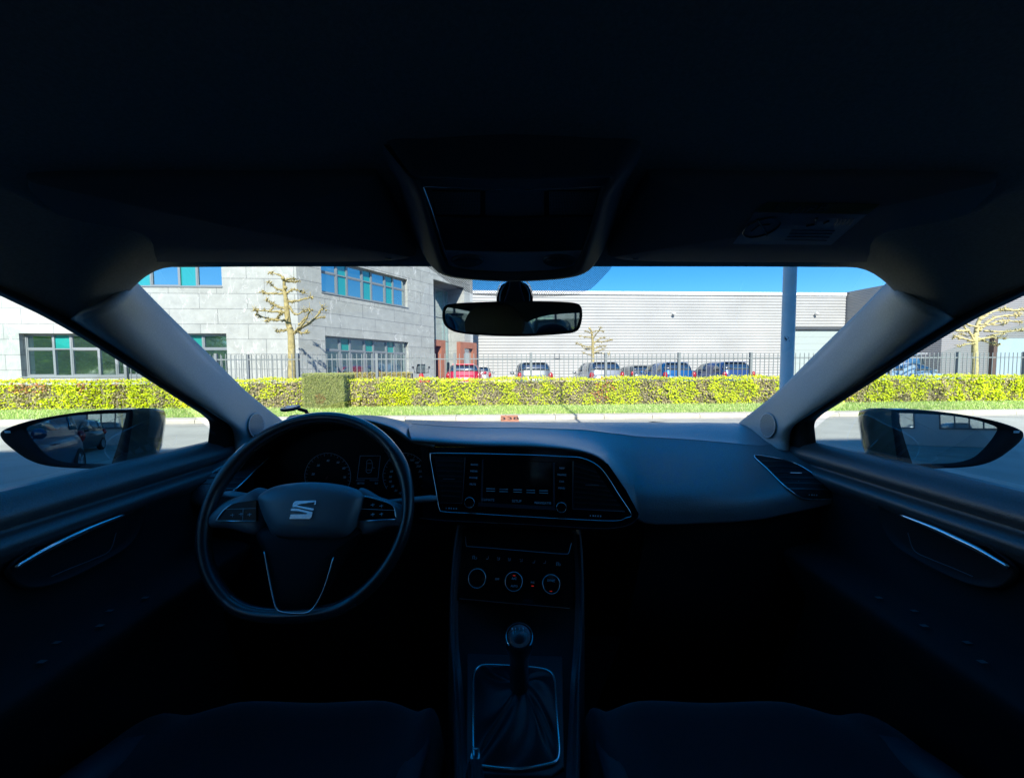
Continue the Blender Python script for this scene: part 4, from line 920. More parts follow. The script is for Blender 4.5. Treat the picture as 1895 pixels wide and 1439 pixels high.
# ---- doors
PROF = [(-.735, -.30), (-.730, -.176), (-.722, -.168), (-.712, -.170), (-.698, -.180), (-.688, -.194), (-.684, -.205), (-.690, -.214), (-.700, -.219), (-.690, -.223), (-.677, -.229), (-.673, -.238), (-.680, -.250), (-.692, -.262), (-.690, -.30), (-.696, -.385), (-.62, -.392), (-.605, -.397), (-.600, -.404), (-.606, -.42), (-.64, -.47), (-.68, -.52), (-.69, -.9)]
def doors(side, f):
    rows = []
    for i in range(30):
        y = .985 - i*(1.145/29); k = max(0.0, (y-.80)/.185)
        rows.append([V((x, y, z - 0.0*k)) for x, z in PROF])
    dn = MB(); cut = 14
    dn.grid(f([r[:cut] for r in rows])); door = part(dn, 'front_door', m_door, smooth=True)
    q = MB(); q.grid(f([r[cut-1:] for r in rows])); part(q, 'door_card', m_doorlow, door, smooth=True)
    # interior handle: chrome blade over a black bowl
    dp = Plane(P(27, 1050, X=-.688), P(228, 955, X=-.688), P(120, 1060, X=-.680)); dp = Plane(V((-.686, .5, -.27)), V((-.686, .7, -.27)), V((-.686, .6, -.35)))
    c = cr([dp.at(28, 1050, .013), dp.at(84, 1017.5, .013), dp.at(127, 996.5, .013), dp.at(169, 977, .013), dp.at(229, 953, .013)], 30)
    q = MB(); rr = [0.0040*math.sin(PI*min(1, max(0.12, (i+1)/31)))**0.35 for i in range(30)]; q.tube(f([c])[0], rr, 8, flat=(0.75, 1.25))
    hd = part(q, 'handle', m_chrome, door, smooth=True)
    out = [(12, 1048), (70, 1005), (140, 970), (205, 945), (262, 930), (270, 950), (258, 985), (235, 1012), (180, 1045), (110, 1078), (50, 1090), (18, 1075)]
    oo = cr([dp.at(a, b, .002) for a, b in out], 60, closed=True); ce = sum(oo, V((0, 0, 0)))/60
    o1 = [ce + (p-ce)*.97 + dp.n*.004 for p in oo]; o2 = [ce + (p-ce)*.93 + dp.n*.001 for p in oo]; o3 = [ce + (p-ce)*.75 - dp.n*.003 for p in oo]
    q = MB(); q.grid(f([oo, o1, o2, o3, [ce - dp.n*.003 + (p-ce)*.02 for p in oo]]), closeu=True); part(q, 'handle_bowl', m_blk, door, smooth=True)
    lv = cr([dp.at(95, 1066, .006), dp.at(130, 1051, .008), dp.at(170, 1035, .008), dp.at(203, 1018, .007), dp.at(215, 985, .005)], 24)
    q = MB(); q.tube(f([lv])[0], .0006, 6); part(q, 'bowl_edge', M('bowl edge', (.12, .12, .13), .35), door)
    # arm rest with switches
    q = MB()
    for i in range(5):
        x0, y0 = (-.655, .62 - i*.035) ; x0 = x0 if i % 2 else -.632
        q.grid(f([[V((x0, y0, -.3875)), V((x0+.010, y0, -.3875))], [V((x0, y0-.006, -.3872)), V((x0+.010, y0-.006, -.3872))]]))
    part(q, 'window_switch', M('switch mark', (.12, .12, .12), .6), door)
    q = MB(); s_ = f([[V((-.672, .36, -.375)), V((-.65, .36, -.35))]])[0]
    gp = [V((-.690, .46, -.35)), V((-.672, .40, -.335)), V((-.668, .30, -.33)), V((-.668, .0, -.33))]; q.tube(f([gp])[0], .008, 8, flat=(0.6, 1.6)); part(q, 'grab_edge', m_door, door, smooth=True)
    # outer skin
    q = MB(); q.grid(f([[V((-.735, y, -.176)), V((-.80, y, -.24)), V((-.87, y, -.40)), V((-.885, y, -.62)), V((-.85, y, -.95))] for y in (1.15, .6, 0, -.5, -1.1, -1.7)])); part(q, 'outer_skin', m_body, door, smooth=True, solid=0.004)
    q = MB(); q.tube(f([[V((-.884, -.02, -.36)), V((-.905, .01, -.355)), V((-.905, .13, -.355)), V((-.884, .16, -.36))]])[0], .012, 8); part(q, 'outer_handle', m_body, door, smooth=True)
both(doors)
# lock symbol on the left door
dp = Plane(V((-.686, .5, -.27)), V((-.686, .7, -.27)), V((-.686, .6, -.35)))

# ---- dashboard, passenger side pad and top
DC = [[(750, 776, 1.12), (753, 783, 1.0), (756, 793, .9), (759, 804, .83), (762, 813, .80)],
      [(850, 779, 1.12), (855, 790, 1.0), (862, 801, .9), (872, 812, .83), (880, 821, .80)],
      [(950, 780, 1.12), (957, 791, 1.0), (967, 803, .9), (980, 814, .83), (990, 824, .795)],
      [(1020, 781, 1.12), (1030, 793, 1.0), (1045, 808, .9), (1060, 822, .83), (1070, 832, .79)],
      [(1070, 781, 1.12), (1082, 795, 1.0), (1095, 815, .9), (1107, 835, .83), (1115, 849, .785)],
      [(1110, 781, 1.12), (1122, 800, 1.0), (1132, 828, .89), (1141, 860, .82), (1146, 886, .78)],
      [(1140, 781, 1.12), (1150, 803, 1.0), (1160, 838, .88), (1166, 885, .805), (1169, 926, .77)],
      [(1170, 781, 1.12), (1182, 807, .99), (1192, 850, .865), (1194, 910, .785), (1193, 961, .765)],
      [(1250, 782, 1.12), (1265, 812, .98), (1282, 858, .85), (1296, 915, .77), (1303, 962, .755)],
      [(1310, 782, 1.12), (1340, 818, .97), (1370, 862, .85), (1392, 915, .775), (1402, 956, .76)],
      [(1350, 783, 1.12), (1400, 824, .96), (1450, 862, .86), (1482, 905, .795), (1495, 938, .785)],
      [(1368, 783, 1.12), (1432, 822, .97), (1497, 850, .88), (1545, 885, .82), (1565, 922, .80)],
      [(1385, 788, 1.13), (1460, 826, .99), (1525, 856, .92), (1570, 895, .88), (1590, 935, .86)]]
def dash_rows(DC):
    r = [[P(a, b, Y=c) for a, b, c in (col[k] for col in DC)] for k in range(5)]
    for j, col in enumerate(DC):                                   # a firm crease between shelf and face
        a, b, c = col[1]
        if a > 845 and a < 1440: r[1][j] = P(a, b, Y=c - .03)
    r.insert(2, [p.lerp(q, .10) + V((0, 0, -.0005)) for p, q in zip(r[1], r[2])]); r.insert(1, [p.lerp(q, .90) for p, q in zip(r[0], r[1])])
    lip = [p + V((0, .012, -.010)) for p in r[-1]]; under = [p + V((0, .06, -.014)) for p in r[-1]]
    far = [p + V((0, .10, -.03)) for p in r[0]]
    return [far] + r + [lip, under]
mb = MB(); mb.grid(patch(dash_rows(DC), 120, 90)); dash = part(mb, 'dashboard', m_dash, smooth=True)
MC = [[(2*CX - a, b, c) for a, b, c in col] for col in DC[10:]][::-1] + [[(548, 783, 1.12), (508, 803, 1.01), (486, 836, .93), (455, 872, .885), (425, 940, .86)]]
mb = MB(); mb.grid(patch(dash_rows(MC), 30, 40)); part(mb, 'end_pad', m_dash, dash, smooth=True)
# instrument hood
HR = [[(440, 840, 1.0), (480, 800, 1.12), (540, 785, 1.12), (600, 780, 1.12), (680, 778, 1.12), (740, 778, 1.12), (790, 779, 1.12), (850, 780, 1.12)],
      [(443, 836, .96), (495, 800, .97), (550, 782, .97), (610, 772, .97), (685, 768.5, .97), (742, 778, .97), (790, 796, .98), (840, 799, .95)],
      [(441, 846, .90), (484, 808, .90), (537, 784, .90), (605, 773, .90), (675, 770, .90), (733, 783, .90), (772, 804, .90), (822, 813, .87)],
      [(440, 870, .84), (475, 822, .84), (525, 792, .84), (600, 777, .84), (668, 775, .84), (728, 791, .84), (764, 813, .83), (805, 823, .80)],
      [(441, 874, .85), (477, 827, .85), (526, 798, .85), (600, 783, .85), (667, 781, .85), (724, 796, .85), (760, 818, .84), (803, 829, .81)]]
mb = MB(); mb.grid(patch([[P(*q[:2], Y=q[2]) for q in r] for r in HR], 60, 30)); hood = part(mb, 'instrument_hood', m_dash, dash, smooth=True)
mb = MB(); lipr = [P(a, b, Y=c) for a, b, c in HR[4]]; back = [P(470, 960, Y=.93), P(490, 850, Y=.93), P(540, 812, Y=.93), P(600, 800, Y=.93), P(668, 798, Y=.93), P(724, 806, Y=.93), P(764, 826, Y=.93), P(800, 850, Y=.90)]
mb.grid(patch([lipr, [(a+b)/2 for a, b in zip(lipr, back)], back], 50, 6)); part(mb, 'hood_lining', m_blk, dash, smooth=True)
# lower dash, glove box and knee panel, closed towards the floor
low = [[(1195, 966, .79), (1303, 970, .785), (1402, 962, .79), (1500, 945, .81), (1590, 940, .87)], [(1190, 1010, .80), (1303, 1015, .78), (1402, 1010, .79), (1510, 990, .82), (1600, 985, .87)], [(1160, 1150, .80), (1300, 1160, .80), (1400, 1150, .82), (1530, 1120, .86), (1620, 1100, .90)], [(1120, 1260, .92), (1300, 1270, .92), (1400, 1260, .93), (1540, 1200, .95), (1640, 1160, .97)], [(1090, 1345, .97), (1300, 1350, .97), (1400, 1350, .97), (1540, 1340, .97), (1640, 1330, .98)]]
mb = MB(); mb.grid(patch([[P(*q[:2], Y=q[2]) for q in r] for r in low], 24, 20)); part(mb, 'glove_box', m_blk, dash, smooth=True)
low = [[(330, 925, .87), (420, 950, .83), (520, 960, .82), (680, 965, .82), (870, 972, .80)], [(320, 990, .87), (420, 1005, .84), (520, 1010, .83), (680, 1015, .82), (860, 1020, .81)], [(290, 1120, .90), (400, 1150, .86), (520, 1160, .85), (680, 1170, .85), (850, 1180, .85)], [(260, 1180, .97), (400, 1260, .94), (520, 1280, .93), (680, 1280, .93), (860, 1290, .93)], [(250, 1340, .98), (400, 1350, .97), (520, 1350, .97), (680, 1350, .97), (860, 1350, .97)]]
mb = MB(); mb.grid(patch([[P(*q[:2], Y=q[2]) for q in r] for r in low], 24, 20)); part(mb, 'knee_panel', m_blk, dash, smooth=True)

def outline_tube(mb, pl, pts, r, off, n=80, closed=False, flat=None):
    mb.tube(cr([pl.at(a, b, off) for a, b in pts], n, closed=closed), r, 7, closed=closed, flat=flat)
def face(mb, pl, pts, off, thick=0.004, n=None, closed=True):
    c = cr([pl.at(a, b, off) for a, b in pts], n, closed=True) if n else [pl.at(a, b, off) for a, b in pts]
    mb.prism(c, -pl.n*thick); return c
def tb(pl, px, py, off, ang=0.0):
    a = pl.at(px, py, off); x = pl.at(px+8, py+8*math.tan(ang), off) - a; return basis(a, x, None, pl.n)

# ---- instrument cluster
cp = Plane(P(490, 950, Y=.875), P(795, 950, Y=.875), P(640, 830, Y=.905))
mb = MB(); face(mb, cp, [(470, 805), (560, 792), (700, 790), (800, 812), (806, 960), (800, 985), (470, 985)], -0.004)
clu = part(mb, 'instrument_cluster', M('cluster face', (0.004, 0.004, 0.004), 0.35, spec=0.12))
def ringarc(pl, cx_, cy_, rx, ry, a0, a1, off, n=40): return [pl.at(cx_ + rx*math.cos(R(a0+(a1-a0)*i/(n-1))), cy_ - ry*math.sin(R(a0+(a1-a0)*i/(n-1))), off) for i in range(n)]
for (cx_, cy_, rx, ry, nums) in ((606.5, 881, 42.5, 43, [('20', 579, 877), ('30', 588.5, 861), ('40', 606.5, 852), ('50', 625, 855.5), ('60', 636, 866), ('70', 637, 883)]),
                          (749, 880, 40.5, 42, [('10', 739.7, 912), ('20', 732, 907.5), ('30', 726, 899.5), ('40', 722, 890.7), ('50', 722, 882), ('60', 724, 872), ('80', 730, 860), ('160', 762, 851), ('180', 771, 856), ('200', 774, 862.5), ('230', 778, 872), ('260', 779.5, 881.5)])):
    g_ = MB(); g_.tube(ringarc(cp, cx_, cy_, rx, ry, -35, 215, 0.001), .0004, 5)
    for i in range(27):
        a = -30 + 240*i/26; L_ = .88 if i % 2 == 0 else .93
        g_.tube([cp.at(cx_+rx*.97*math.cos(R(a)), cy_-ry*.97*math.sin(R(a)), .001), cp.at(cx_+rx*L_*math.cos(R(a)), cy_-ry*L_*math.sin(R(a)), .001)], .00035, 4)
    gd = part(g_, 'dial', m_printd, clu)
    for s_, a, b in nums: ctext(s_, .0072, m_printd, gd, tb(cp, a, b, .001), shear=.25)
    n_ = MB(); n_.tube([cp.at(cx_, cy_, .003), cp.at(cx_-8, cy_+13, .003), cp.at(cx_-14, cy_+24, .003)], [.0012, .0009, .0004], 5); part(n_, 'needle', M('red needle', (0.5, 0.06, 0.04), 0.5), gd)
ds = MB(); outline_tube(ds, cp, [(666.5, 843), (704, 843), (699.5, 885), (661, 885)], .0004, .001, 5, False) if False else None
for a, b in (((666.5, 843), (704, 843)), ((704, 843), (699.5, 885)), ((699.5, 885), (661, 885)), ((661, 885), (666.5, 843)), ((658.5, 888.5), (675, 888.5)), ((684, 888.5), (700.5, 888.5))): ds.tube([cp.at(*a, .001), cp.at(*b, .001)], .0004, 4)
cc_ = cr([cp.at(a, b, .001) for a, b in ((679, 853), (683.5, 850), (688, 853), (689, 862), (687, 872), (682, 874.5), (677.5, 872), (678.5, 862))], 40, closed=True); ds.tube(cc_, .0004, 4, closed=True)
for a, b in (((679.5, 857), (688, 857)), ((678.5, 869), (687.5, 869)), ((688.5, 864), (693, 866))): ds.tube([cp.at(*a, .001), cp.at(*b, .001)], .0004, 4)
dso = part(ds, 'trip_display', m_printd, clu)
ctext('187733', .0062, m_print, dso, tb(cp, 667, 894, .001)); ctext('0.0', .0062, m_print, dso, tb(cp, 696.5, 894, .001))

# ---- centre fascia with screen and vents
fa = Plane(P(795, 838, Y=.80), P(815, 948, Y=.775), P(1140, 962, Y=.742))
mb = MB(); face(mb, fa, [(779, 826), (900, 828), (1010, 831), (1080, 838), (1125, 858), (1158, 905), (1182, 950), (1178, 968), (1150, 979), (1120, 981), (960, 976), (800, 968), (783, 955)], -0.010, 0.03)
fas = part(mb, 'centre_fascia', m_gloss)
mb = MB(); ol = [(796, 843), (801, 838.5), (840, 838.5), (900, 839.5), (990, 842), (1050, 845), (1075, 847), (1100, 857), (1120, 876), (1145, 915), (1168, 951), (1158, 958), (1142, 963), (1090, 962), (960, 955), (880, 950), (822, 946.5), (813, 941), (808, 915), (800, 870)]
pts = []
for i in range(len(ol)): pts += [fa.at(*ol[i], .001)]
mb.tube(cr(pts, 160, closed=True), .0011, 6, closed=True); part(mb, 'chrome_surround', m_chrome, fas, smooth=True)
mb = MB(); outline_tube(mb, fa, [(775, 958), (830, 963), (960, 969), (1080, 976), (1130, 977), (1165, 970), (1184, 955)], .0007, .0, 60); part(mb, 'lower_edge', m_chromed, fas)
def vent(pl, corners, slats, par, cen, slat_mat=m_blk):
    v_ = MB(); face(v_, pl, corners, -.0035, .001); o = part(v_, 'air_vent', m_blk, par)
    for i in range(slats):
        t = (i+1)/(slats+1)
        # left and right boundary at this height
        L0, L1, R0, R1 = corners[0], corners[3], corners[1], corners[2]
        a = (L0[0]+(L1[0]-L0[0])*t, L0[1]+(L1[1]-L0[1])*t); b = (R0[0]+(R1[0]-R0[0])*t, R0[1]+(R1[1]-R0[1])*t)
        s_ = MB(); p0, p1 = pl.at(a[0]+2, a[1], -.001), pl.at(b[0]-2, b[1], -.001)
        s_.grid([[p0, p1], [p0 + V((0, .012, .004)), p1 + V((0, .012, .004))]]); part(s_, 'slat', m_slat, o, solid=0.0012)
    s_ = MB(); a, b = cen; s_.tube([pl.at(*a, .001), pl.at(*b, .001)], .0014, 6, flat=(1, 1)); part(s_, 'slider', m_chrome, o)
    return o
m_slat = M('vent slat', (0.022, 0.02, 0.02), 0.35)
m_blue = M('smooth trim strip', (0.055, 0.058, 0.065), 0.28)
vl = vent(fa, [(804, 844), (859, 845), (853, 929), (816, 927)], 8, fas, ((820, 886), (842, 886.5)))
vr = vent(fa, [(1062, 853), (1100, 866), (1155, 944), (1062, 940)], 8, fas, ((1083, 897), (1108, 898)))
for tp_ in ([fa.at(861, 846, .001), fa.at(855, 931, .001), fa.at(815, 929.5, .001)], [fa.at(1060.5, 853, .001), fa.at(1060, 941, .001), fa.at(1156, 946, .001)]): mb = MB(); mb.tube(tp_, .0010, 5); part(mb, 'vent_edge', m_blue, fas)
mb = MB(); face(mb, fa, [(893, 850), (1024, 856), (1023, 935), (891, 930)], .0005, .002); scr = part(mb, 'touch_screen', M('dead screen', (0.004, 0.005, 0.006), 0.08), fas)
mb = MB(); face(mb, fa, [(885, 930), (1027, 937), (1028, 943.5), (884, 936.5)], .002, .003); face(mb, fa, [(1023.2, 856), (1026.5, 856.2), (1027, 937), (1023.5, 936.8)], .002, .003); face(mb, fa, [(892, 850), (895, 850), (893, 930), (889.5, 930)], .0012, .002); part(mb, 'screen_edge', m_blue, fas)
for s_, a, b, z_ in (('CLIMATE', 903, 924.5, .0068), ('SETUP', 956, 927, .0072), ('NAVIGATIE', 1004.5, 930.5, .0068)): ctext(s_, z_, m_printd, scr, tb(fa, a, b, .001, .04))
mb = MB()
for i, xx in enumerate((908, 932, 958, 982, 1006)):
    yy = 903 + i*.9
    for k in range(2): face(mb, fa, [(xx-8, yy+k*4.5), (xx+8, yy+.4+k*4.5), (xx+8, yy+1.6+k*4.5), (xx-8, yy+1.2+k*4.5)], .0009, .0003)
part(mb, 'menu_bar', m_printd, scr)
for i, s_ in enumerate(('RADIO', 'MEDIA', 'PHONE', 'MUTE')): ctext(s_, .0052, m_printd, fas, tb(fa, 878-i*1.0, 859.5+i*12.1, .0006, .04))
for i, s_ in enumerate(('NAV', 'TRAFFIC', 'CAR', 'MENU')): ctext(s_, .0052, m_printd, fas, tb(fa, 1040-i*.3, 866+i*12.3, .0006, .04))
for xx, yy in ((825, 938.5), (1092, 952.5)):
    mb = MB()
    for i, w_ in enumerate((1.2, 2.6, 1.8, 1.8, 2.2)): face(mb, fa, [(xx+i*4.6, yy+i*.2), (xx+w_+i*4.6, yy+i*.2), (xx+w_+i*4.6, yy+2.6+i*.2), (xx+i*4.6, yy+2.6+i*.2)], .0006, .0003)
    part(mb, 'vent_marking', m_print, fas)
def knob(pl, cx_, cy_, r, h, par, ring=True, name='knob', squash=1.0):
    c = pl.at(cx_, cy_, 0); rr = (pl.at(cx_+r, cy_, 0) - c).length; q = MB()
    q.lathe([(rr*.98, -.002), (rr*.98, h*.7), (rr*.86, h), (rr*.5, h-.0006), (0, h-.0006)], c, pl.n, 36); k_o = part(q, name, m_gloss, par, smooth=False)
    if ring:
        q = MB(); q.lathe([(rr*1.00, h*.55), (rr*.99, h*.95), (rr*.93, h*1.04), (rr*.88, h*.95)], c, pl.n, 40); part(q, 'knob_ring', m_chrome, k_o, smooth=True)
    return k_o
knob(fa, 870.5, 928, 9.5, .011, fas); knob(fa, 1038.5, 937, 9.5, .011, fas)

# ---- side vents, mirror images on the two ends of the dashboard
from mathutils.bvhtree import BVHTree
bpy.context.view_layer.update()
_bv = BVHTree.FromPolygons([v.co.copy() for v in dash.data.vertices], [tuple(q.vertices) for q in dash.data.polygons])
def onsurf(px, py, off):
    d = ray(px, py); h = _bv.ray_cast(V((0, 0, 0)), d, 3.0)
    k = h[0] if h[0] is not None else P(px, py, Y=.82)
    return k*(1 - off/k.length)
VO = [(1396, 843), (1430, 846), (1462, 853), (1490, 866), (1515, 884), (1535, 903), (1551, 920), (1530, 923.5), (1500, 924), (1482, 920), (1465, 909), (1445, 892), (1420, 867)]
def sidevent(side, f):
    o2 = cr([V((a, b, 0)) for a, b in VO], 90, closed=True); cx_, cy_ = 1478, 890
    rows = [[onsurf(cx_ + (p.x-cx_)*k, cy_ + (p.y-cy_)*k, .0045 if k < .99 else .005) for p in o2] for k in (1, .9, .75, .55, .3, .02)]
    mb = MB(); mb.grid(f(rows), closeu=True); o = part(mb, 'air_vent', m_blk, dash, smooth=True)
    q = MB(); q.tube(f([rows[0]])[0], .0014, 7, closed=True); part(q, 'vent_ring', m_chrome, o, smooth=True)
    for i in range(6):
        y = 855 + i*10.2; xl = 1411 + i*9.2; xr = (1464, 1485, 1500, 1513, 1526, 1537)[i]; n_ = 8
        pts = [onsurf(xl + (xr-xl)*k/n_, y - 1 + k/n_, .0060) for k in range(n_+1)]
        q = MB(); q.grid(f([pts, [p + V((0, .006, .0022)) for p in pts]])); part(q, 'slat', m_slat if i < 5 else m_blue, o, solid=0.0010)
    q = MB(); q.tube(f([[onsurf(1462, 874.5, .0085), onsurf(1483, 875, .0085)]])[0], .0014, 6); part(q, 'slider', m_chrome, o)
    q = MB()
    for i, w_ in enumerate((1.2, 2.6, 1.8, 2.2)):
        a, b = onsurf(1497+i*4.4, 914+i*.2, .0075), onsurf(1497+w_+i*4.4, 914+i*.2, .0075); dn_ = V((0, 0, -.0028)); q.grid(f([[a, b], [a+dn_, b+dn_]]))
    part(q, 'vent_marking', m_print, o)
both(sidevent)

# ---- climate panel and centre stack
kp = Plane(P(862, 1000, Y=.775), P(1056, 1010, Y=.755), P(850, 1110, Y=.725))
mb = MB(); face(mb, kp, [(857, 975), (1062, 985), (1060, 1125), (846, 1110)], -.001, .05); stack = part(mb, 'climate_panel', m_gloss)
mb = MB(); outline_tube(mb, kp, [(861.5, 992), (862, 1004), (863.5, 1009.5), (866, 1010.5), (900, 1013), (960, 1018), (1020, 1023), (1046, 1024.5), (1052, 1023), (1055, 1014), (1057.5, 1004)], .0006, .001, 70); outline_tube(mb, kp, [(850, 1107), (885, 1110), (925, 1114), (985, 1119), (1055, 1125)], .0007, .001, 20); part(mb, 'chrome_line', m_chromed, stack)
for cx_, cy_ in ((884.5, 1069), (951.5, 1075), (1020, 1079.5)):
    ko = knob(kp, cx_, cy_, 16.8, .013, stack, name='climate_knob')
m_led = M('red indicator', (0.5, 0.02, 0.01), 0.5, emit=((1.0, 0.05, 0.03), 0.08))
for a, b, off in ((951.5, 1064.3, .014), (985.5, 1083.5, .001), (1019.5, 1093.3, .014)):
    q = MB(); face(q, kp, [(a-2.4, b-.7), (a+2.4, b-.5), (a+2.4, b+.9), (a-2.4, b+.7)], off, .0005); part(q, 'indicator', m_led, stack)
def tiny(s_, a, b, z_, off=.001, mat=m_printd): ctext(s_, z_, mat, stack, tb(kp, a, b, off, .06))
tiny('A/C', 951.5, 1070, .006, .014); tiny('SYNC', 1020, 1074, .006, .014); tiny('AUTO', 951.5, 1084, .005, .014); tiny('OFF', 920, 1071, .005); tiny('A/C', 985.5, 1077, .005)
for i, (a, b) in enumerate(((902, 1032), (923, 1033.5), (943, 1035), (965, 1036.5), (988, 1039), (1008, 1040))):
    q = MB(); q.tube([kp.at(a-2.5, b+1.5, .001), kp.at(a+1, b+2, .001), kp.at(a+2, b-3, .001)], .0004, 4)
    if i in (1, 2, 3): q.tube([kp.at(a-3, b-3, .001), kp.at(a-.5, b-1, .001)], .0004, 4)
    part(q, 'climate_symbol', m_printd, stack)
for a, b in ((879, 1031), (1034, 1043)):
    q = MB(); q.tube([kp.at(a-4, b+3, .001), kp.at(a-4, b-3, .001), kp.at(a-1, b-3, .001), kp.at(a-1, b+3, .001)], .0005, 4); q.tube([kp.at(a+1, b+3.5, .001), kp.at(a+3.5, b+1.5, .001), kp.at(a+1.5, b-1, .001)], .0005, 4); part(q, 'climate_symbol', m_printd, stack)
# console body down to the floor
def lv(a, b, y): return P(a, b, Y=y)
mb = MB()
Lc = [lv(857, 975, .80), lv(847, 1040, .765), lv(842, 1110, .73), lv(842, 1190, .69), lv(848, 1260, .64), lv(853, 1340, .56), lv(858, 1439, .47), lv(862, 1560, .38)]
Rc = [lv(1064, 985, .79), lv(1070, 1050, .755), lv(1071, 1120, .72), lv(1068, 1200, .68), lv(1063, 1270, .63), lv(1060, 1350, .55), lv(1057, 1439, .47), lv(1055, 1560, .38)]
for s_, C_ in ((-1, Lc), (1, Rc)):
    inn = [p + V((-s_*.007, .0, .003)) for p in C_]; mid = [p + V((s_*.001, 0, .0035)) for p in C_]; out_ = [p + V((s_*.012, .004, -.008)) for p in C_]; dn_ = [V((p.x + s_*.02, p.y + .02, -.9)) for p in C_]
    mb.grid(patch([inn, mid, out_, dn_], 40, 16))
cons = part(mb, 'centre_console', m_door, smooth=True)
mb = MB(); mb.grid(patch([[p + V((.006, 0, .0)) for p in Lc[2:]], [(a+b)/2 + V((0, .06 if i < 1 else (.03 if i < 2 else 0), -.002)) for i, (a, b) in enumerate(zip(Lc[2:], Rc[2:]))], [p + V((-.006, 0, .0)) for p in Rc[2:]]], 30, 12)); part(mb, 'storage_tray', m_blk, cons, smooth=True)
gp = Plane(P(875, 1240, Y=.632), P(1035, 1245, Y=.622), P(955, 1412, Y=.487))
mb = MB(); face(mb, gp, [(865, 1208), (1040, 1213), (1044, 1418), (1020, 1436), (880, 1432), (862, 1418)], -.0005, .02); part(mb, 'shift_plate', M('shift plate', (.035, .037, .04), .4), cons, bevel=0.002)
FR = [(876, 1262), (878, 1244), (886, 1233), (902, 1229.5), (940, 1231), (985, 1234), (1012, 1239), (1024, 1250), (1028, 1275), (1031, 1330), (1035, 1385), (1030, 1406), (1010, 1414), (960, 1422), (905, 1418), (882, 1412), (877, 1395), (875.5, 1330)]
mb = MB(); outline_tube(mb, gp, FR, .0021, .002, 120, closed=True); part(mb, 'shift_frame', m_chrome, cons, smooth=True)
# gaiter
ringo = cr([gp.at(a, b, .0015) for a, b in FR], 72, closed=True); kc = P(961, 1268, Y=.575); ce = sum(ringo, V((0, 0, 0)))/72
rows = []
for j in range(13):
    t = j/12; r_ = []
    for i, p in enumerate(ringo):
        d = p - ce; a = 2*PI*i/72; tgt = kc + V((d.x, d.y*.8, 0)).normalized()*.012 + V((0, 0, .0))
        q = p.lerp(tgt, t**1.5); bul = math.sin(PI*t)
        q += gp.n*(.004*bul) + d.normalized()*(-.004*bul) + d.normalized()*(.004*math.sin(a*5+1.3+3*t)*bul) + gp.n*(.004*math.sin(a*9 + 5*t)*bul)
        r_.append(q)
    rows.append(r_)
mb = MB(); mb.grid(rows, closeu=True); gl_ = part(mb, 'gear_gaiter', M('soft gaiter leather', (0.014, 0.015, 0.018), 0.38, bump=(250, 0.4, 0.001)), smooth=True, sub=1)
kn = P(961, 1189, Y=.545); ax = (kc - kn).normalized()
mb = MB(); prof = [(0, -.021), (.012, -.0195), (.0185, -.012), (.0205, 0), (.0195, .010), (.0165, .022), (.0145, .034), (.0145, .050), (.0155, (kc-kn).length - .002)]
up_ = -ax; mb.lathe([(r_, -h_) for r_, h_ in prof], kn, up_, 36); kno = part(mb, 'gear_knob', m_lth, smooth=True)
kpn = Plane(kn, kn + V((1, 0, 0)), kn + V((0, .5, 1)).normalized())       # badge faces the eye
vdir = V((0, -.42, .91)).normalized(); xk = V((1, 0, 0)); kb = basis(kn + vdir*.0190, xk, None, vdir)
def kc_(x, y, z=0): return kb @ V((x, y, z))
mb = MB(); mb.tube([kc_(.0200*math.cos(R(-40+260*i/40)), .0200*math.sin(R(-40+260*i/40)) + .001, -.003) for i in range(41)], .0006, 6); part(mb, 'knob_ring', m_chrome, kno)
mb = MB(); rr_ = [kc_(.0165*math.cos(2*PI*i/40), .0165*math.sin(2*PI*i/40), .0) for i in range(40)]; mb.prism(rr_, -vdir*.004); kcap = part(mb, 'knob_cap', M('knob badge', (0.40, 0.44, 0.48), 0.15, 0.9), kno)
mb = MB()
for x_ in (-.0042, .0018, .0078): mb.tube([kc_(x_-.0018, .0065, .0004), kc_(x_-.0018, -.0010, .0004)], .00045, 4)
mb.tube([kc_(-.0095, .0026, .0004), kc_(.006, .0026, .0004)], .00045, 4); mb.tube([kc_(-.0095, .0026, .0004), kc_(-.0095, .0065, .0004)], .00045, 4)
part(mb, 'shift_pattern', m_print, kcap)
for s_, x_, y_ in (('1', -.006, .0095), ('3', 0, .0095), ('5', .006, .0095), ('2', -.006, -.0045), ('4', 0, -.0045), ('6', .006, -.0045), ('R', -.0105, .0095)): ctext(s_, .0048, m_print, kcap, basis(kc_(x_, y_, .0004), xk, None, vdir))
# hand brake
hb = [P(879, 1411, Y=.450), P(878, 1440, Y=.40), P(876, 1520, Y=.33), P(880, 1640, Y=.26)]
mb = MB(); mb.tube([hb[0], hb[0] + (hb[1]-hb[0])*.4, hb[1], hb[2], hb[3]], [.0075, .0095, .0110, .012, .013], 14); hbo = part(mb, 'hand_brake', m_lthg, smooth=True)
d = (hb[0]-hb[1]).normalized(); mb = MB(); q0 = hb[0] + V((0, 0, .002)); sx_ = V((.0052, 0, 0)); lo_, hi_ = q0 - d*.002, P(880, 1384, Y=.468)
mb.tube([lo_ - sx_, hi_ - sx_*.85 - d*.001, hi_ - sx_*.7, hi_ + sx_*.7, hi_ + sx_*.85 - d*.001, lo_ + sx_], .0014, 6); part(mb, 'release_button', m_chrome, hbo, smooth=True)

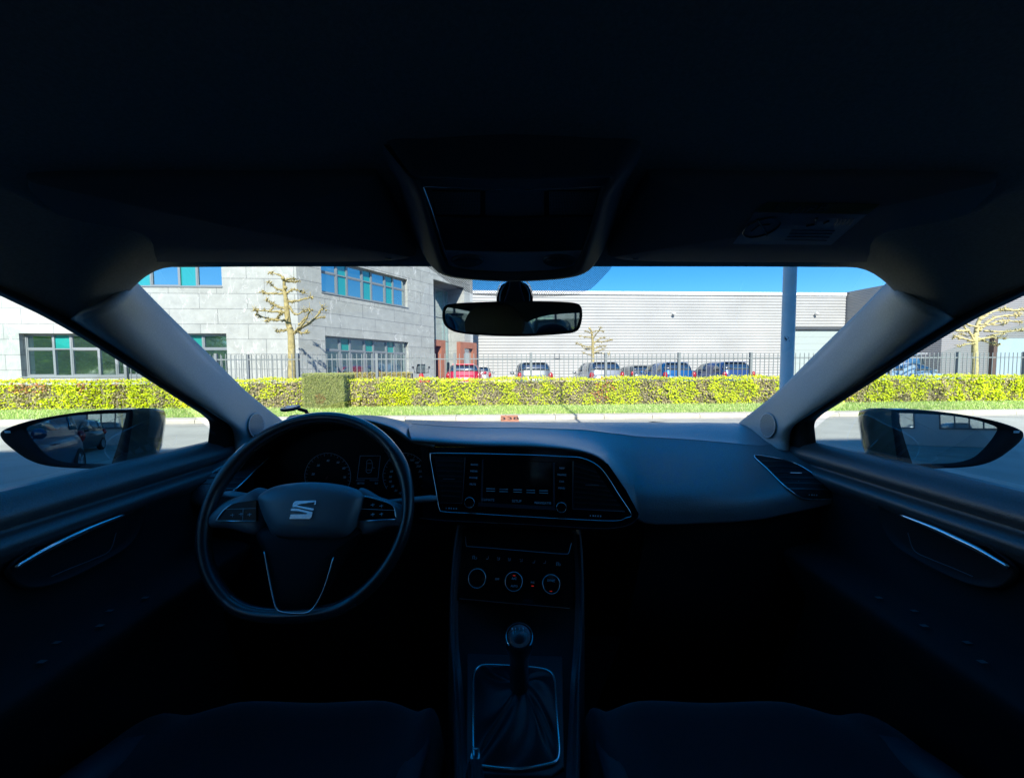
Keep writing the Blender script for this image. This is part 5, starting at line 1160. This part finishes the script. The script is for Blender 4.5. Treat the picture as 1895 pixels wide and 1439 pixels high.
# ---- steering wheel
WC = P(571, 947, Y=.64); ta = R(25); wn = V((.03, -math.cos(ta), math.sin(ta))).normalized(); wx = V((1, .03, 0)).normalized(); wy = wn.cross(wx).normalized(); wx = wy.cross(wn)
def W(x, y, c=0.0): return WC + wx*x + wy*y + wn*c
wpl = Plane(WC, WC + wx, WC + wy)
if wpl.n.dot(wn) < 0: wpl.n = -wpl.n
def wq(px, py, c=0.0): return wpl.at(px, py, c)
RW = .1725
def rimpt(a, c=0.0, r=RW):
    x, y = r*math.cos(a), r*math.sin(a); lim = -.152*r/RW
    if y < 0: x *= 1 - .10*abs(y/r)**3
    if y < 0: y = y/(1 + abs(y/(-.1600*r/RW))**14)**(1/14)
    return W(x, y, c)
mb = MB(); N_ = 140; rows = []
for i in range(N_):
    a = 2*PI*i/N_; p = rimpt(a); q = rimpt(a + .01); t = (q-p).normalized(); o_ = t.cross(wn).normalized()
    f_ = 1.0 + 0.18*math.exp(-((math.degrees(a) % 360 - 28)/12)**2) + 0.18*math.exp(-((math.degrees(a) % 360 - 152)/12)**2)
    rows.append([p + (o_*math.cos(2*PI*j/14)*.0108*f_ + wn*math.sin(2*PI*j/14)*.0132) for j in range(14)])
mb.grid(rows, closeu=True, closev=True); sw = part(mb, 'steering_wheel', m_lth, smooth=True)
def rimseg(a0, a1, name, mat, k=1.045):
    mb = MB(); rows = []; n = 60
    for i in range(n):
        a = R(a0 + (a1-a0)*i/(n-1)); p = rimpt(a); q = rimpt(a+.01); t = (q-p).normalized(); o_ = t.cross(wn).normalized(); e = min(1, min(i, n-1-i)/1.5 + .0)
        rows.append([p + (o_*math.cos(2*PI*j/14)*.0108*(1+(k-1)*e) + wn*math.sin(2*PI*j/14)*.0132*(1+(k-1)*e)) for j in range(14)])
    mb.grid(rows, closeu=True); return part(mb, name, mat, sw, smooth=True)
rimseg(35, 147, 'upper_rim_cover', m_lthg); rimseg(232, 308, 'lower_rim_cover', m_lthg)
def dome(mb, loop, c_h, n=None, rings=7, flat=.55):
    ce = sum(loop, V((0, 0, 0)))/len(loop); rows = [[p - wn*.02 for p in loop]]
    for k in range(rings+1):
        t = k/rings; s_ = 1 - t*.999; h_ = c_h*(1 - s_**3.2)**.5
        rows.append([ce + (p-ce)*s_ + wn*h_ for p in loop])
    mb.grid(rows, closeu=True)
HUB = [(478, 918), (500, 903), (530, 895), (575, 891.5), (622, 895), (655, 903), (672, 916), (672, 930), (662, 962), (650, 984), (632, 994), (580, 998), (528, 996), (505, 988), (491, 965), (480, 935)]
mb = MB(); dome(mb, cr([wq(a, b, .012) for a, b in HUB], 72, closed=True), .022, rings=10); hub = part(mb, 'airbag_cover', m_hub, sw, smooth=True)
# lower hub and spokes
mb = MB(); dome(mb, cr([wq(a, b, .004) for a, b in [(486, 975), (660, 975), (655, 1000), (630, 1040), (600, 1090), (582, 1120), (560, 1131), (530, 1130), (512, 1122), (502, 1080), (490, 1030)]], 60, closed=True), .010); part(mb, 'lower_spoke', m_blk, sw, smooth=True)
mb = MB(); q_ = cr([wq(489, 1020, .013), wq(496, 1060, .014), wq(504, 1100, .015), wq(511, 1124, .016), wq(522, 1131.5, .017), wq(550, 1134, .017), wq(572, 1131, .017), wq(588, 1112, .016), wq(603, 1078, .015), wq(617, 1030, .013)], 60); mb.tube(q_, .0013, 7); part(mb, 'spoke_trim', m_chrome, sw, smooth=True)
for s_, SP in (('l', [(486, 905), (450, 916), (420, 927), (400, 942), (385, 960), (388, 975), (420, 977), (486, 985)]), ('r', [(664, 905), (700, 918), (735, 930), (752, 945), (758, 965), (752, 975), (720, 974), (664, 985)])):
    mb = MB(); dome(mb, cr([wq(a, b, .001) for a, b in SP], 48, closed=True), .010); part(mb, 'side_spoke', m_hub, sw, smooth=True)
KL = [(402, 962), (412, 945), (424, 934), (440, 929.5), (474, 925), (474, 963.5)]; KR = [(675, 917), (700, 924), (722, 931), (731, 940), (733, 957), (730, 960.5), (664, 964)]
for poly in (KL, KR): mb = MB(); c = [wq(a, b, .0135) for a, b in poly]; mb.prism(c, -wn*.006); part(mb, 'button_pad', m_gloss, sw)
mb = MB(); mb.tube(cr([wq(430, 932, .015), wq(416, 942, .015), wq(406, 954, .015), wq(400, 963.5, .015)], 16), .0011, 6); mb.tube([wq(400, 963.5, .015), wq(474, 964, .015)], .0011, 6)
mb.tube(cr([wq(674, 917.5, .015), wq(700, 924.5, .015), wq(722, 932, .015), wq(730, 941, .015), wq(733, 958, .015)], 24), .0013, 6); mb.tube([wq(731, 960.5, .015), wq(664, 964, .015)], .0011, 6); part(mb, 'button_trim', m_chrome, sw, smooth=True)
mb = MB()
for a, b in ((430, 953), (446, 951), (462, 952), (690, 952), (706, 951), (690, 934), (706, 936)): mb.tube([wq(a-4, b, .0145), wq(a+3, b-1, .0145)], .0005, 4); mb.tube([wq(a, b-3, .0145), wq(a, b+3, .0145)], .0004, 4)
mb.tube([wq(417, 942, .0145), wq(474, 940, .0145)], .0003, 4); mb.tube([wq(450, 940, .0145), wq(449, 962, .0145)], .0003, 4); mb.tube([wq(668, 941, .0145), wq(730, 944, .0145)], .0003, 4); part(mb, 'button_symbol', m_printd, sw)
# emblem: two interlocking slanted halves
def ez(pts): return [wq(380 + a/4.7375, 890 + b/4.7375, .0372) for a, b in pts]
mb = MB(); mb.prism(ez([(782, 172), (970, 169), (958, 232), (950, 262), (758, 222), (766, 190)]), -wn*.003); 
mb2 = MB()
mb = MB(); mb.prism(ez([(790, 172), (972, 168), (966, 204), (955, 206), (958, 182), (830, 200), (812, 206), (806, 212), (950, 238), (945, 258), (800, 226), (762, 226), (770, 190)]), -wn*.0025)
mb.prism(ez([(752, 238), (798, 238), (940, 270), (930, 314), (912, 330), (736, 330), (746, 290), (884, 289), (892, 280), (820, 262), (748, 258)]), -wn*.0025)
part(mb, 'emblem', m_chrome, sw)
mb = MB(); mb.lathe([(.03, -.12), (.035, -.06), (.06, -.02)], WC, wn, 24); mb.tube([WC - wn*.02, WC - wn*.25], .035, 16); part(mb, 'steering_column', m_blk, sw, smooth=True)
for s_, a, b, e in ((-1, (486, 928), (455, 918), (425, 914)), (1, (700, 930), (760, 925), (797, 922))):
    mb = MB(); p0 = wq(*a, -.03); p1 = wq(*b, -.04); p2 = wq(*e, -.05); mb.tube([p0, p1, p2, p2 + (p2-p1).normalized()*.012], [.006, .009, .010, .007], 10, flat=(1, .6)); part(mb, 'stalk', m_hub, sw, smooth=True)

# ---- seats
def seat(side, f):
    xs_ = (-.635, -.60, -.545, -.47, -.34, -.225, -.165, -.135, -.12)
    def row(y, z, b, zo=0.0): 
        pr = (-.10, b, b*1.15, .006, 0, .006, b*.9, b*.6, -.10); return [V((x, y - .02*abs((x+.33)/.3)**2*(1 if y > .4 else 0), z + q)) for x, q in zip(xs_, pr)]
    mb = MB(); rows = [row(.60, -.72, -.01), row(.635, -.62, -.02), row(.60, -.575, -.004), row(.50, -.578, .022), row(.35, -.592, .034), row(.15, -.60, .04), row(-.02, -.585, .05)]
    mb.grid(f(patch(rows, 44, 30))); st = part(mb, 'front_seat', m_seat, smooth=True, solid=0.01)
    for xo, w_ in ((-.575, .045), (-.142, .022)):
        mb = MB(); c = cr([V((xo, .55, -.575)), V((xo, .45, -.548)), V((xo, .3, -.54)), V((xo, .1, -.535))], 20); mb.tube(f([c])[0], w_*.75, 12, flat=(1, .6)); part(mb, 'bolster', m_bolster, st, smooth=True)
    # back and headrest (behind the eye, seen in the mirrors)
    mb = MB(); rows = [[V((x, y - .03*(1-abs((x+.35)/.26)**2), z)) for x in (-.61, -.56, -.47, -.35, -.23, -.14, -.09)] for y, z in ((-.02, -.55), (-.06, -.40), (-.13, -.20), (-.20, -.03), (-.215, -.005))]
    rows2 = [[p + V((0, -.10, 0)) for p in r] for r in rows][::-1]; mb.grid(f(rows + rows2)); part(mb, 'backrest', m_seat, st, smooth=True)
    mb = MB(); mb.ball((-.35, -.25, .07), .1, 16, 12, (1.25, .5, .85)); mb.v = [((-a if side == 'right' else a), b, c) for a, b, c in mb.v]; part(mb, 'headrest', M('headrest cover', (.09, .095, .095), .7), st, smooth=True)
both(seat)
mb = MB(); mb.grid([[V((x, y, z)) for x in (-.62, -.3, 0, .3, .62)] for y, z in ((-.75, -.75), (-.72, -.55), (-1.15, -.58), (-1.30, -.15), (-1.36, -.05), (-1.45, -.05), (-1.45, -.8))])
rs = part(mb, 'rear_bench', m_seat, smooth=True)
for x_ in (-.38, 0, .38): q = MB(); q.ball((x_, -1.40, .0), .09, 14, 10, (1.3, .5, .8)); part(q, 'headrest', m_seat, rs, smooth=True)

# ---- body shell round the cabin
mb = MB(); mb.box((-.86, -1.75, -.93), (.86, 1.3, -.90)); mb.box((-.78, 1.22, -.90), (.78, 1.26, -.20)); mb.box((-.8, -1.74, -.90), (.8, -1.70, -.2)); part(mb, 'floor_pan', m_blk)
mb = MB(); mb.grid([[V((p.x*1.03, p.y + (.02 if j == 0 else 0), p.z + .035)) for p in [cols[i][j] for i in range(0, 61, 3)]] for j in range(0, 44, 3)]); part(mb, 'roof_skin', m_body, smooth=True)
mb = MB(); mb.grid(patch([[V((x, 1.17 + .12*(1-(x/.78)**2), -.205)) for x in (-.78, -.4, 0, .4, .78)], [V((x, 1.6, -.255 - .05*(x/.8)**2)) for x in (-.84, -.4, 0, .4, .84)], [V((x, 2.0, -.36 - .08*(x/.8)**2)) for x in (-.80, -.4, 0, .4, .80)], [V((x, 2.2, -.55)) for x in (-.74, -.4, 0, .4, .74)], [V((x, 2.22, -.9)) for x in (-.74, -.4, 0, .4, .74)]], 30, 30)); part(mb, 'bonnet', m_body, smooth=True, solid=0.004)
mb = MB(); mb.tube([P(1150, 784, Y=1.26), P(1192, 785, Y=1.26), P(1208, 784, Y=1.26), P(1232, 785, Y=1.26), P(1300, 786, Y=1.25)], [.004, .006, .008, .007, .004], 8); part(mb, 'wiper', m_blk, smooth=True)

# ---- sun visors with clips
vz = Plane(P(400, 480, Y=.520), P(700, 480, Y=.520), P(400, 330, Y=.375))
VP_ = [(52, 334), (70, 326), (250, 322), (500, 321), (675, 322), (700, 335), (735, 400), (764, 462), (762, 474), (690, 480), (500, 481.5), (300, 481), (250, 478), (212, 466), (130, 415), (64, 360)]
m_label = M('white label', (0.22, 0.22, 0.24), 0.6); m_yel = M('yellow label', (0.09, 0.085, 0.02), 0.6)
vis = {}
def visor(side, f):
    c = cr([vz.at(a, b, .030*max(0, (560-a)/500)**1.5) for a, b in VP_], 90, closed=True); ce = sum(c, V((0, 0, 0)))/90; n = vz.n
    if n.z > 0: n = -n
    mb = MB(); mb.grid(f([[p - n*.014 for p in c], [ce + (p-ce)*1.004 - n*.007 for p in c], c, [ce + (p-ce)*.975 + n*.004 for p in c], [ce + (p-ce)*.5 + n*.0045 for p in c], [ce + (p-ce)*.01 + n*.0045 for p in c]]), closeu=True)
    vis[side] = part(mb, 'sun_visor', m_visor, smooth=True)
    q = MB(); q.ball((0, 0, 0), .012, 10, 6, (1.9, .7, .6)); cc = P(716, 470, Y=.526); q.v = [(cc.x + a, cc.y + b, cc.z + c_) for a, b, c_ in q.v]; q.v = [((-a if side == 'right' else a), b, c_) for a, b, c_ in q.v]
    co = part(q, 'visor_clip', m_blk, smooth=True)
    q = MB(); h = [P(702, 472, Y=.515), P(710, 473, Y=.512), P(713, 479, Y=.510), P(724, 479.5, Y=.510), P(729, 473, Y=.512), P(738, 472, Y=.515)]; q.tube(f([h])[0], .0008, 6); part(q, 'clip_hook', m_chromed, co)
    # hinge arm at the outer end
    q = MB(); h = [P(205, 464, Y=.52), P(250, 463, Y=.525), P(285, 466, Y=.525), P(305, 476, Y=.522)]; q.tube(f([h])[0], .0025, 7); part(q, 'hinge_arm', m_door, vis[side], smooth=True)
both(visor)
vr_ = Plane(V((-0, 0, 0)) + V((-vz.o.x, vz.o.y, vz.o.z)), V((-vz.o.x, vz.o.y, vz.o.z)) + V((1, 0, 0)), V((-vz.o.x, vz.o.y, vz.o.z)) + V((-vz.n.x, 0, 0)) + vz.n.cross(V((1, 0, 0))))
vr_.o = V((-vz.o.x, vz.o.y, vz.o.z)); vr_.n = V((-vz.n.x, vz.n.y, vz.n.z))
if vr_.n.z > 0: vr_.n = -vr_.n
_at = vr_.at; _vb = bvh_of(vis['right'])
vr_.at = lambda a, b, off=0.0: hit(_vb, ray(a, b), off - .0025, _at(a, b))
def on_visor(name, quad, mat, off):
    A, B, C, D = quad; rows = []
    for j in range(9):
        t = j/8; rows.append([vr_.at((A[0]*(1-u)+B[0]*u)*(1-t)+(D[0]*(1-u)+C[0]*u)*t, (A[1]*(1-u)+B[1]*u)*(1-t)+(D[1]*(1-u)+C[1]*u)*t, off) for u in [i/12 for i in range(13)]])
    m_ = MB(); m_.grid(rows); return part(m_, name, mat, vis['right'], solid=.0003)
lab = on_visor('warning_label', ((1396, 393), (1604, 397), (1538, 453), (1357, 451)), m_label, .0045)
on_visor('warning_strip', ((1422, 374), (1628, 378), (1607, 395.5), (1398, 391.5)), m_yel, .0045)
mb = MB(); rg = [vr_.at(1410 + 33*math.cos(a) - 10*math.sin(a), 421 + 17*math.sin(a) - 5*math.cos(a), .0062) for a in [2*PI*i/40 for i in range(40)]]; mb.tube(rg, .0011, 5, closed=True); mb.tube([vr_.at(1402, 406, .0062), vr_.at(1420, 436, .0062)], .0012, 5)
mb.tube([vr_.at(1390, 428, .0062), vr_.at(1405, 417, .0062), vr_.at(1425, 415, .0062)], .0008, 4)
for pts in ([(1492, 418), (1508, 415), (1511, 404)], [(1525, 413), (1533, 409)]): mb.tube([vr_.at(a, b, .0062) for a, b in pts], .0014, 5)
for k in range(5): mb.tube([vr_.at(1545+k*7, 416, .0062), vr_.at(1552+k*7, 405, .0062)], .0005, 4)
for k in range(4): mb.tube([vr_.at(1465-k*4, 426+k*6, .0062), vr_.at(1545-k*5, 427+k*6, .0062)], .0004, 4)
part(mb, 'warning_symbol', m_black, vis['right'])
a = vr_.at(1520, 385, .0062); x_ = vr_.at(1540, 385.5, .0062) - a; text('lettering', 'AIRBAG', .016, m_black, vis['right'], basis(a, x_, None, vr_.n)); a = vr_.at(1436, 384, .0062); text('lettering', '!', .016, m_black, vis['right'], basis(a, x_, None, vr_.n))

# ---- overhead console
oc = Plane(P(780, 345, Y=.365), P(1130, 345, Y=.365), P(950, 495, Y=.503))
OUTR = [(690, 235, .335), (722, 330, .41), (752, 410, .47), (783, 470, .515), (808, 500, .515), (845, 511, .532), (900, 515.5, .538), (947, 517, .54), (995, 515.5, .538), (1050, 511, .532), (1088, 500, .515), (1113, 470, .515), (1143, 410, .47), (1173, 330, .41), (1205, 235, .335), (1100, 215, .325), (947, 210, .32), (800, 215, .325)]
INR = [(772, 333), (783, 365), (799, 420), (814, 468), (824, 490), (838, 500), (885, 507), (947, 509), (1010, 507), (1055, 500), (1068, 490), (1080, 468), (1096, 420), (1113, 365), (1132, 333), (1100, 329), (947, 334), (800, 329)]
o1 = cr([P(a, b, Y=c_) for a, b, c_ in OUTR], 108, closed=True); o2 = cr([oc.at(a, b, .004) for a, b in INR], 108, closed=True)
mid = [p.lerp(q, .72) + oc.n*.006 for p, q in zip(o1, o2)]; o0 = [p + V((0, 0, .03)) for p in o1]; o3 = [p - oc.n*.010 for p in o2]
mb = MB(); mb.grid(patch([o0, o1, mid, o2, o3], 180, 24)[0:24], closeu=False); con = part(mb, 'overhead_console', M('console shell', (0.10, 0.10, 0.10), 0.75), smooth=True)
mb = MB(); face(mb, oc, [(768, 325), (1128, 325), (1096, 428), (1072, 500), (822, 500), (796, 428)], -.006, .004); part(mb, 'console_plate', M('console plastic', (0.20, 0.20, 0.21), 0.5), con)
mb = MB(); outline_tube(mb, oc, [(783, 346), (800, 345.5), (880, 350), (947, 351), (1015, 350), (1100, 346), (1124, 346)], .0006, .0, 50); mb.tube([oc.at(783, 346, 0), oc.at(803, 400, 0), oc.at(830, 492, 0)], .0008, 5); mb.tube([oc.at(1124, 346, 0), oc.at(1102, 400, 0), oc.at(1066, 492, 0)], .0008, 5); part(mb, 'console_seam', m_chrome, con)
for (a0, a1) in ((800, 888), (1017, 1105)):
    mb = MB()
    for i in range(16):
        t = i/15
        y = 355 + 41*t; s0 = a0 + (8*t if a0 < 900 else 0); s1 = a1 - (8*t if a0 > 900 else 0); mb.tube([oc.at(s0, y, -.004), oc.at(s1, y + 1, -.004)], .0004, 4)
    for i in range(30):
        x = a0 + (a1-a0)*i/29; sh = 8*(1 - i/29) if a0 < 900 else -8*i/29; mb.tube([oc.at(x, 355, -.004), oc.at(x + sh, 397, -.004)], .0004, 4)
    part(mb, 'speaker_grille', m_hub, con)
for gp_ in ([(800, 352), (898, 354), (898, 402), (803, 397)], [(1007, 354), (1106, 352), (1103, 397), (1007, 402)]): mb = MB(); face(mb, oc, gp_, -.0055, .001); part(mb, 'grille_backing', m_blk, con)
mb = MB(); face(mb, oc, [(803, 401), (947, 405), (1103, 401), (1085, 460), (1082, 464), (947, 466), (824, 463)], -.002, .003); part(mb, 'light_lens', M('smoked lens', (.03, .03, .034), .15, spec=1.0), con)
mb = MB(); face(mb, oc, [(821, 464), (947, 470), (1084, 464), (1076, 492), (1066, 498), (947, 503), (838, 498), (828, 492)], -.001, .003); part(mb, 'switch_strip', M('lightened console strip', (0.60, 0.62, 0.64), 0.35), con)  # pale base stands in for the light caught by this strip
for cx_ in (865, 1034):
    mb = MB(); l = [oc.at(cx_ + 30*math.cos(2*PI*i/36), 482.5 + 9.5*math.sin(2*PI*i/36) + (cx_-947)*-.0004*30*math.cos(2*PI*i/36)*0, .0015) for i in range(36)]; ce = sum(l, V((0, 0, 0)))/36
    mb.grid([[p - oc.n*.004 for p in l], l, [ce + (p-ce)*.9 + oc.n*.0022 for p in l], [ce + (p-ce)*.8 + oc.n*.0012 for p in l], [ce + (p-ce)*.02 - oc.n*.001 for p in l]], closeu=True); part(mb, 'reading_light', M('reading light button', (.10, .10, .11), .12, spec=1.0, coat=.5), con, smooth=True)

# ---- rear view mirror
mp = Plane(P(830, 590, Y=.580), P(1070, 590, Y=.548), P(950, 560, Y=.5622))
MO = [(818, 580), (822, 567), (835, 562), (880, 559), (950, 557), (1020, 557.5), (1062, 560), (1075, 566), (1078, 580), (1076, 597), (1070, 610), (1055, 616), (1010, 620), (950, 622), (880, 619.5), (845, 615), (828, 607), (820, 596)]
mo = cr([mp.at(a, b, 0) for a, b in MO], 90, closed=True); ce = sum(mo, V((0, 0, 0)))/90
mb = MB(); mb.grid([[ce + (p-ce)*.02 - mp.n*.035 for p in mo], [ce + (p-ce)*.7 - mp.n*.033 for p in mo], [ce + (p-ce)*.93 - mp.n*.018 for p in mo], [ce + (p-ce)*1.0 - mp.n*.006 for p in mo], [ce + (p-ce)*.995 + mp.n*.0008 for p in mo], [ce + (p-ce)*.965 + mp.n*.0010 for p in mo], [ce + V(((p-ce).x*.955, (p-ce).y*.955, (p-ce).z*.87)) - mp.n*.001 for p in mo]], closeu=True)
rvm = part(mb, 'rear_view_mirror', M('mirror housing', (0.03, 0.032, 0.033), 0.4), smooth=True)
mb = MB(); mb.prism([ce + V(((p-ce).x*.957, (p-ce).y*.957, (p-ce).z*.875)) - mp.n*.0006 for p in mo], -mp.n*.002); part(mb, 'mirror_glass', m_mird, rvm)
sp2 = Plane(P(950, 530, Y=.60), P(990, 530, Y=.60), P(950, 560, Y=.595))
mb = MB(); arch = cr([sp2.at(a, b, 0) for a, b in ((919, 562), (919, 545), (923, 530), (932, 519), (952, 512), (973, 519), (982, 530), (986, 545), (986, 562))], 30); mb.grid([arch, [p + V((0, .045, .01)) for p in arch]]); mb.prism([p + V((0, .02, 0)) for p in arch], (0, .015, .003)); st_ = part(mb, 'mirror_foot', m_gloss, rvm, smooth=False)
mb = MB(); mb.prism([sp2.at(a, b, .012) for a, b in ((945, 505), (962, 505), (964, 530), (973, 562), (931, 562), (941, 530))], (0, .02, 0)); part(mb, 'mirror_arm', m_blk, rvm, bevel=.003)
for pts in (((925, 560), (926, 545), (931, 532), (938, 524)), ((980, 560), (979, 545), (974, 532), (966, 524))):
    mb = MB(); mb.tube(cr([sp2.at(a, b, .002) for a, b in pts], 14), [.0012 + .0016*math.sin(PI*i/13) for i in range(14)], 8, flat=(1, .4)); part(mb, 'foot_glint', m_chromed, rvm, smooth=True)  # dim chrome slivers put in as highlights on the glossy black foot

# ---- door mirrors
HO = [(246, 763), (233, 757.5), (180, 759), (120, 766), (60, 777), (18, 790), (1, 801), (6, 815), (25, 832), (50, 849), (80, 860), (120, 865), (180, 867), (218, 867), (232, 858), (240, 815)]
GO = [(233, 767), (228, 764.5), (180, 766), (134, 769), (90, 776), (55, 786), (42, 793), (47, 804), (58, 818), (74, 835), (94, 849), (128, 857), (180, 859), (203, 859), (209, 850), (222, 810)]
def doormirror(side, f):
    mpl = Plane(V((0, 0, 0)), V((1, 0, 0)), V((0, 0, 1))); mpl.o = P(150, 812, Y=.745); mpl.n = V((.285, -.955, .045)).normalized()
    ho = cr([mpl.at(a, b, .006) for a, b in HO], 80, closed=True); go = cr([mpl.at(a, b, .003) for a, b in GO], 80, closed=True); g2 = [p - mpl.n*.008 for p in go]
    ce = sum(ho, V((0, 0, 0)))/80; fwd = V((0.25, 1, 0)).normalized()
    mb = MB(); mb.grid(f([g2, go, [a.lerp(b, .8) + mpl.n*.003 for a, b in zip(go, ho)], ho]), closeu=True); bz = part(mb, 'door_mirror', m_blk, smooth=True)
    mb = MB(); mb.grid(f([ho, [ce + (p-ce)*1.015 + fwd*.016 for p in ho], [ce + (p-ce)*.96 + fwd*.045 for p in ho], [ce + (p-ce)*.84 + fwd*.075 for p in ho], [ce + (p-ce)*.66 + fwd*.097 for p in ho], [ce + (p-ce)*.4 + fwd*.110 for p in ho], [ce + (p-ce)*.02 + fwd*.114 for p in ho]]), closeu=True); part(mb, 'mirror_shell', m_body, bz, smooth=True)
    gc_ = sum(g2, V((0, 0, 0)))/80; rows = []
    for k in range(17):
        r_ = []
        for p in g2:
            q_ = gc_ + (p-gc_)*max(1-k/16, .001); q_ += mpl.n*(.001 + .0055 - (q_-gc_).length_squared/2.6); r_.append(q_)
        rows.append(r_)
    mb = MB(); mb.grid(f(rows), closeu=True); part(mb, 'mirror_glass', m_mir, bz, smooth=True)
    mb = MB(); c1_ = P(262, 862, Y=.83); c2_ = V((-.735, .85, -.185)); mb.tube(f([[c1_ + V((-.03, 0, .012)), c1_, c2_, c2_ + V((.03, 0, -.02))]])[0], [.03, .028, .026, .02], 12, flat=(1.2, .5)); part(mb, 'mirror_arm', m_body, bz, smooth=True)
    mb = MB(); mb.prism(f([[P(a, b, Y=y_) for a, b, y_ in ((281, 848, .83), (288, 842, .86), (302, 862, .87), (280, 866, .84))]])[0], (0, .004, -.002)); part(mb, 'sky_glint', M('silver sky glint', (0.6, 0.62, 0.63), 0.25, 0.6), bz)  # bright silver quad stands in for sky reflected at the arm's base
    mb = MB(); mb.prism(f([[mpl.at(a, b, .012) for a, b in ((7, 797), (17, 797), (18, 801), (9, 801))]])[0], f([[V(-mpl.n)*.002]])[0][0]); part(mb, 'indicator', m_print, bz)
both(doormirror)

# ---- phone holder on the dash top
root = empty('phone_holder', None, CAR_M @ V((P(545, 768, Y=.93) + V((0, 0, H))))); tag(root, 'small magnetic phone holder with an oval plate standing on the dash behind the steering wheel', 'phone holder')
root.rotation_euler = (0, ROLL, 0); bse = P(545, 768, Y=.93); dsc = P(538, 755, Y=.90) - bse
mb = MB(); mb.lathe([(.0, .0), (.021, .0), (.0225, .003), (.021, .006), (.013, .007), (.012, .005), (0, .005)], dsc + V((0, 0, -.003)), V((-.05, -.18, 1)), 36); mb.build('plate', m_gloss, root, smooth=True)
mb = MB(); mb.lathe([(0, .0), (.012, .0), (.012, .001), (0, .001)], dsc + V((0, 0, .003)), V((-.05, -.18, 1)), 30); mb.build('magnet', m_chromed, root)
mb = MB(); e_ = P(566, 760, Y=.91) - bse; mb.tube([dsc + V((.018, 0, -.002)), e_, e_ + V((.004, .01, -.02))], [.004, .0045, .004], 8); mb.build('arm', m_blk, root, smooth=True)
mb = MB(); mb.lathe([(.028, -.012), (.026, 0), (.018, .006), (.0, .008)], (0.01, .0, -.006), (0, 0, 1), 28); mb.build('base', m_dash, root, smooth=True)
